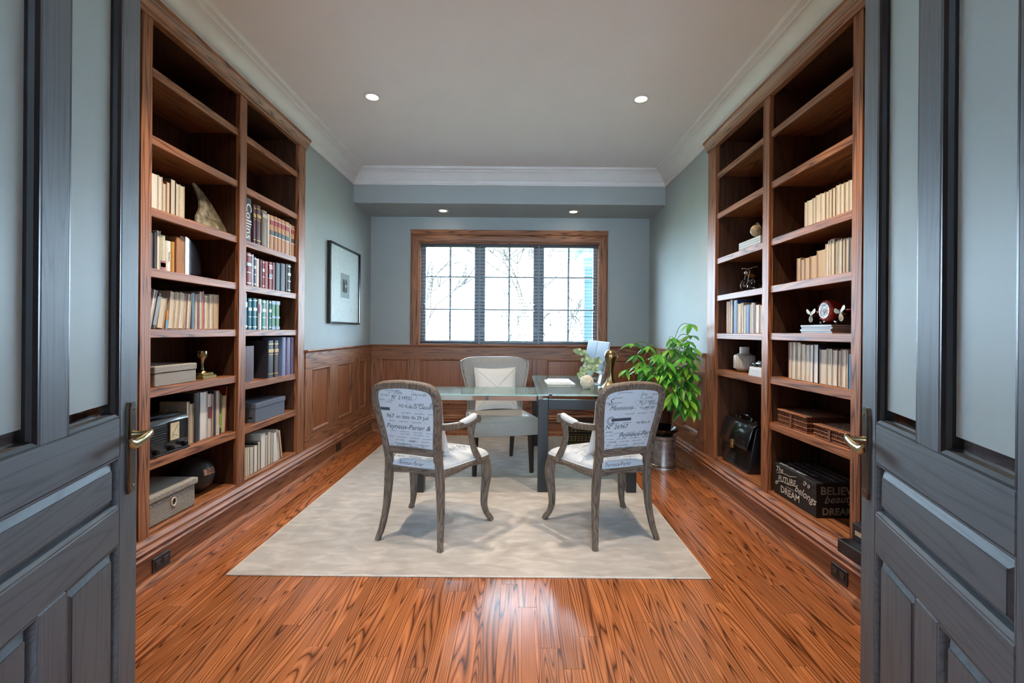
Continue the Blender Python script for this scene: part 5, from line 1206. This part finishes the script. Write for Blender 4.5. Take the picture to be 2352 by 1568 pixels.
MB().tube([(-.045, 0, .16), (-.01, 0, .10), (.03, 0, .09), (.085, 0, .046)], .004, 8).tube([(-.045, 0, .155), (-.03, 0, .05), (.05, 0, .04), (.085, 0, .046)], .004, 8).build('frame', M['black'], r, smooth=True)
MB().tube([(.01, -.02, .04), (.02, -.045, .002)], .0025, 6).build('kickstand', M['chrome'], r)
# vase, books, model car
r = shelf_thing('vase', 'squat white etched ceramic vase on the right bookcase shelf', 'vase', 'R', .115, -3.465, .95)
VP = [(.001, 0), (.040, 0), (.046, .006), (.050, .016), (.074, .030), (.076, .036), (.076, .118), (.070, .128), (.038, .142), (.034, .150), (.034, .190), (.029, .190), (.029, .150), (.001, .140)]
M['ceramic'] = plain('etched_white_ceramic', '#b9b2a9', .5, var=.06, scale=60)
MB().lathe(VP, 32).build('vase_body', M['ceramic'], r, smooth=35)
b = MB()
for k in range(20):
    a = 2 * PI * k / 20; a2 = a + PI / 20; R_ = .0765
    b.tube([(R_ * math.cos(a), R_ * math.sin(a), .036), (R_ * math.cos(a), R_ * math.sin(a), .117)], .0008, 4)
    if k % 3 == 0: b.tube([(R_ * math.cos(a), R_ * math.sin(a), .05), (R_ * math.cos(a2), R_ * math.sin(a2), .076), (R_ * math.cos(a), R_ * math.sin(a), .10)], .0009, 4)
b.build('etched_lines', cm('#7c746b', .6), r)
MB().lathe([(.001, -.0005), (.041, -.0005), (.047, .006), (.051, .017), (.047, .0165), (.001, .010)], 32).build('gold_foot', cm('#a98d5a', .3, .7), r, smooth=40)
for i, (h0, c) in enumerate(((.0, '#cfd3d6'), (.020, '#c6ccd0'), (.041, '#d6d8d9'))):
    r = shelf_thing('book', 'white book lying flat under the model car, %s' % ('lowest of three', 'middle of three', 'topmost of three')[i], 'book', 'R', .025 + .004 * i, -3.225, .95 + h0)
    MB().box(0, .205, 0, .15, 0, .002).box(0, .205, 0, .15, .0175, .0195).box(0, .205, 0, .002, .002, .0175).build('cover', cm(c, .5), r)
    MB().box(.002, .203, .003, .148, .002, .0175).build('pages', PG['w'], r)
r = shelf_thing('model_car', 'small black model coupe standing on the white books', 'model', 'R', .085, -3.135, 1.0112, math.radians(12))
cp = [(-.078, .010), (-.076, .022), (-.045, .028), (-.018, .044), (.025, .045), (.055, .032), (.076, .030), (.079, .012), (.060, .008), (-.060, .008)]
MB().prism(cp, 'y', -.030, .030).build('car_body', M['black_gloss'], r, bev=.004, seg=2, smooth=35)
MB().prism([(-.040, .029), (-.018, .0415), (.024, .0425), (.048, .032)], 'y', -.0306, .0306).build('windows', cm('#6c7680', .1, 0, .5), r)
for x in (-.048, .050):
    for sy in (-.029, .029):
        wv = MB().cyl((x, sy - .006, .013), 'y', .013, .012, 18).build('wheel', M['black'], r, smooth=40)
        MB().cyl((x, sy - .0065, .013), 'y', .008, .013, 12).build('hub', M['chrome'], wv)
# briefcase
r = shelf_thing('briefcase', 'glossy black leather flap briefcase with gold clasp leaning in the bookcase', 'briefcase', 'R', .03, -3.655, ZB)
M['leather'] = plain('glossy_black_leather', '#15161a', .22, var=.12, scale=60, bump=.06, coat=.3)
side_p = [(0.0, 0), (.165, 0), (.172, .02), (.150, .30), (.135, .335), (.105, .345), (.070, .335), (.055, .31), (.005, .03)]
MB().prism(side_p, 'x', 0, .42).build('case_body', M['leather'], r, bev=.010, seg=3, smooth=50)
fl_ = [(.078, .346), (.045, .325), (.022, .27), (.000, .19), (-.006, .165), (-.012, .165), (-.008, .20), (.012, .28), (.036, .336), (.072, .355), (.10, .356), (.10, .350)]
MB().prism(fl_, 'x', -.006, .426).build('flap', M['leather'], r, bev=.002, smooth=50)
ck = MB().box(.192, .228, -.020, -.004, .140, .205).build('clasp', cm('#c9a65a', .25, .9), r, bev=.003)
MB().cyl((.21, -.020, .165), 'y', .006, -.003, 12).build('lock_button', M['brass'], ck)
MB().tube([(.13, .095, .352), (.135, .095, .375), (.16, .095, .385), (.26, .095, .385), (.285, .095, .375), (.29, .095, .352)], .009, 8).build('handle', M['leather'], r, smooth=True)
for x in (.06, .13, .29, .36): MB().box(x - .016, x + .016, .080, .112, .346, .366).build('buckle', M['chrome'], r, bev=.005)
# airplane clock on magazines
for i in range(4):
    r = shelf_thing('magazine', 'thin brown magazine in the flat pile beneath the red clock, %s' % ('lowest', 'second from bottom', 'third from bottom', 'topmost')[i], 'magazine', 'R', .022 + (.004, 0, .005, .002)[i], -2.635 + (.003, 0, .004, .001)[i], 1.248 + .0118 * i)
    MB().box(0, .26, 0, .21, 0, .0015).box(0, .26, 0, .21, .0095, .011).build('cover', cm('#5b3122', .4), r)
    MB().box(.001, .259, .001, .209, .0015, .0095).build('pages', plain('silver_page_edges', '#b5bcc4', .5, var=.15, scale=300, stretch=(.03, .03, 1)), r)
r = shelf_thing('airplane_clock', 'red propeller airplane desk clock with Roman dial', 'clock', 'R', .055, -2.475, 1.2958)
ZC0 = .075
b = MB(); b.lathe([(.001, 0), (.050, 0), (.058, .006), (.060, .02), (.056, .05), (.045, .075), (.001, .08)], 32); b.v = [(x, z, ZC0 + y) for x, y, z in b.v]; b.build('nose_body', cm('#9a2b28', .25, 0, .4), r, smooth=50)
dial = MB().cyl((0, -.0006, ZC0), 'y', .042, -.002, 32).build('dial', cm('#c9ced4', .4), r)
b = MB()
for k, num in enumerate(('XII', 'I', 'II', 'III', 'IIII', 'V', 'VI', 'VII', 'VIII', 'IX', 'X', 'XI')):
    a = PI / 2 - k * PI / 6
    def fn(x, y, a=a): u = y + .026; return (u * math.cos(a) + x * math.sin(a), -.0031, ZC0 + u * math.sin(a) - x * math.cos(a))
    put_text(b, num, .0145, fn, 0, 'CENTER', .0004)
b.build('numerals', cm('#2c3440', .5), dial)
b = MB().tube([(.022 * math.cos(t), -.003, ZC0 + .022 * math.sin(t)) for t in [2 * PI * k / 24 for k in range(24)]], .001, 4, loop=True).cyl((0, -.0026, ZC0), 'y', .014, -.003, 20)
b.tube([(0, -.006, ZC0), (-.016, -.006, ZC0 + .016)], .0014, 4).tube([(0, -.006, ZC0), (.012, -.006, ZC0 - .026)], .001, 4).build('hands', cm('#4a525c', .4), dial)
b = MB()
for k in range(8): b.sphere((.052 * math.cos(k * PI / 4 + .2), -.002, ZC0 + .052 * math.sin(k * PI / 4 + .2)), .0032, 8, 6)
b.build('rivets', M['chrome'], r, smooth=True)
MB().box(-.185, .185, .022, .075, ZC0 - .004, ZC0 + .004).build('wings', cm('#9a2b28', .3), r, bev=.003)
for x in (-.118, .118):
    en = MB().lathe([(.001, 0), (.012, .002), (.016, .012), (.017, .04), (.010, .06), (.001, .064)], 16); en.v = [(x + a, z + .004, ZC0 - .014 + y) for a, y, z in en.v]
    en = en.build('engine', M['steel_dark'], r, smooth=50)
    for k in range(3):
        a = -PI / 2 + k * 2 * PI / 3 + .25 * (1 if x > 0 else 0); ca, sa = math.cos(a), math.sin(a)
        pb = MB().loft([[(x + (q * ca - w * sa), .002 + (.003 * w / .014), ZC0 - .014 + (q * sa + w * ca)) for w in (-ww, -ww * .5, ww * .5, ww)] for q, ww in ((.006, .005), (.018, .011), (.032, .014), (.042, .011), (.047, .004))], closed=False)
        pb.build('propeller_blade', M['aged'], en, smooth=60)
MB().tube([(-.02, .03, ZC0 - .05), (-.055, .03, .012), (-.060, .03, .004)], .004, 6).tube([(.02, .03, ZC0 - .05), (.055, .03, .012), (.060, .03, .004)], .004, 6).build('struts', M['chrome'], r)
for x in (-.062, .062): MB().cyl((x - .006, .03, .011), 'x', .0105, .012, 14).build('landing_wheel', M['black'], r)
r = shelf_thing('metal_canister', 'dark metal cylinder standing at the shelf corner beside the clock', 'canister', 'R', .20, -2.235, 1.248)
MB().lathe([(.001, 0), (.030, 0), (.030, .10), (.027, .105), (.027, .165), (.030, .17), (.018, .18), (.001, .182)], 24).build('cylinder', cm('#3b3f4a', .25, .7), r, smooth=40)
MB().lathe([(.0305, .02), (.0315, .022), (.0315, .03), (.0305, .032)], 24).build('band', M['chrome'], r)
# wicker baskets
def basket(label, row_, w, dp, h, rz):
    r = shelf_thing('wicker_basket', label, 'basket', 'R', .025, row_, .68, rz, 'wicker baskets on the right bookcase')
    bb = MB().box(0, w, 0, dp, 0, h).build('basket_body', M['wicker'], r, bev=.004)
    MB().box(-.004, w + .004, -.006, dp + .004, h + .001, h + .010).build('lid', M['wicker'], r, bev=.003)
    b = MB()
    n = int(w / .013)
    for k in range(n + 1): b.box(k * w / n - .0018, k * w / n + .0018, -.0028, .001, .004, h - .004)
    for k in range(int(dp / .014)): b.box(-.0028, .001, k * .014 - .0018, k * .014 + .0018, .004, h - .004)
    b.build('canes', cm('#7a4a30', .6), bb, kind='stuff')
    for z in (.005, h * .35, h * .68): MB().tube([(-.003, dp, z), (-.003, -.003, z), (w + .003, -.003, z), (w + .003, dp, z)], .0026, 5).build('binding', cm('#8f5a3a', .6), bb)
    pts = [(x, -.007 + .002 * math.sin(x * 500), h + .006 + .002 * math.cos(x * 500)) for x in [w * k / 60 for k in range(61)]]
    MB().tube(pts, .005, 6).build('braided_rim', cm('#9a6340', .6), r)
    MB().box(w * .47, w * .53, -.009, -.005, h * .05, h * .95).build('front_band', cm('#6b3d28', .6), r)
basket('larger brown wicker basket with lid on the right bookcase', -2.845, .275, .24, .086, 0)
basket('smaller brown wicker basket beside the larger one near the handle', -2.500, .255, .20, .064, 0)
# chalkboard box
r = shelf_thing('chalkboard_box', 'black box with white chalk style lettering on the lowest shelf', 'box', 'R', .022, -2.885, ZB)
cw, cd, ch = .405, .27, .190
MB().box(0, cw, 0, cd, 0, ch - .03).build('box_body', cm('#1b1a1b', .6), r, bev=.002)
MB().box(-.002, cw + .002, -.002, cd + .002, ch - .029, ch).build('lid', cm('#1d1c1d', .5), r, bev=.002)
M['chalk'] = plain('chalk_white', '#c9c6c0', .8, var=.12, scale=200)
def chalk(nm, lines, fn):
    b = MB()
    for body, size, x, y, sh, rot, bold in lines:
        c_, s_ = math.cos(rot), math.sin(rot)
        put_text(b, body, size, lambda a, q: fn(x + a * c_ - q * s_, y + a * s_ + q * c_), sh, 'LEFT', bold * size)
    return b
front = lambda a, q: (a, -.0035, q)
b = chalk('f', [('The', .050, .020, .142, .35, .1, .008), ('FUTURE', .050, .050, .090, .15, .12, .012), ('belongs', .062, .215, .085, .4, -.10, .012), ('DREAM', .058, .075, .030, 0, .0, .02), ('to those who', .014, .13, .078, .2, 0, 0)], front)
rib = [(.035, .082), (.10, .098), (.17, .100), (.235, .118)]
b.tube([front(*p) for p in catmull([(x, y, 0) for x, y in rib], 4) and rib], .0012, 4); b.tube([front(x, y + .052) for x, y in rib], .0012, 4)
for cx_, cy_, rr in ((.31, .155, .016), (.345, .15, .012), (.03, .07, .014)): b.tube([front(cx_ + rr * (1 - k / 30) * math.cos(k * .4), cy_ + rr * (1 - k / 30) * math.sin(k * .4)) for k in range(20)], .0014, 4)
b.build('front_lettering', M['chalk'], r, kind='stuff', label='white chalk style lettering')
sidef = lambda a, q: (cw + .0035, a, q)
b = chalk('s', [('BELIEVE', .060, .02, .130, 0, 0, .02), ('beauty', .060, .04, .082, .4, .05, .012), ('DREAMS', .052, .03, .020, 0, 0, .03)], sidef)
b.build('end_lettering', cm('#8f8c87', .8), r, kind='stuff')
topf = lambda a, q: (a, q, ch + .0012)
b = chalk('t', [('The best and most beautiful', .034, .012, .215, .4, 0, .01), ('things in the world cannot', .034, .012, .165, .4, 0, .01), ('be seen or even touched', .036, .012, .115, .4, 0, .01), ('they must be felt', .040, .012, .065, .4, 0, .012), ('with the heart', .044, .012, .015, .4, 0, .012)], topf)
b.build('top_lettering', cm('#9aa6b2', .7), r, kind='stuff')
# black devices on the ledge by the door
r = thing('black_box', 'low black box on the right bookcase ledge near the door', 'box', (1.60, 1.98, ZB + .0003))
MB().box(-.113, .12, -.13, .128, 0, .060).build('casing', M['black'], r, bev=.002)
MB().sphere((-.1132, .06, .03), .002, 6, 4).build('indicator', M['chrome'], r)
r = thing('card_holder', 'small black upright box with cream label on the black box', 'box', (1.57, 2.05, ZB + .0606))
MB().box(-.022, .04, -.07, .050, 0, .078).build('casing', M['black'], r, bev=.002)
MB().box(-.0232, -.022, -.03, .030, .028, .048).build('label_plate', cm('#b8a890', .5), r)
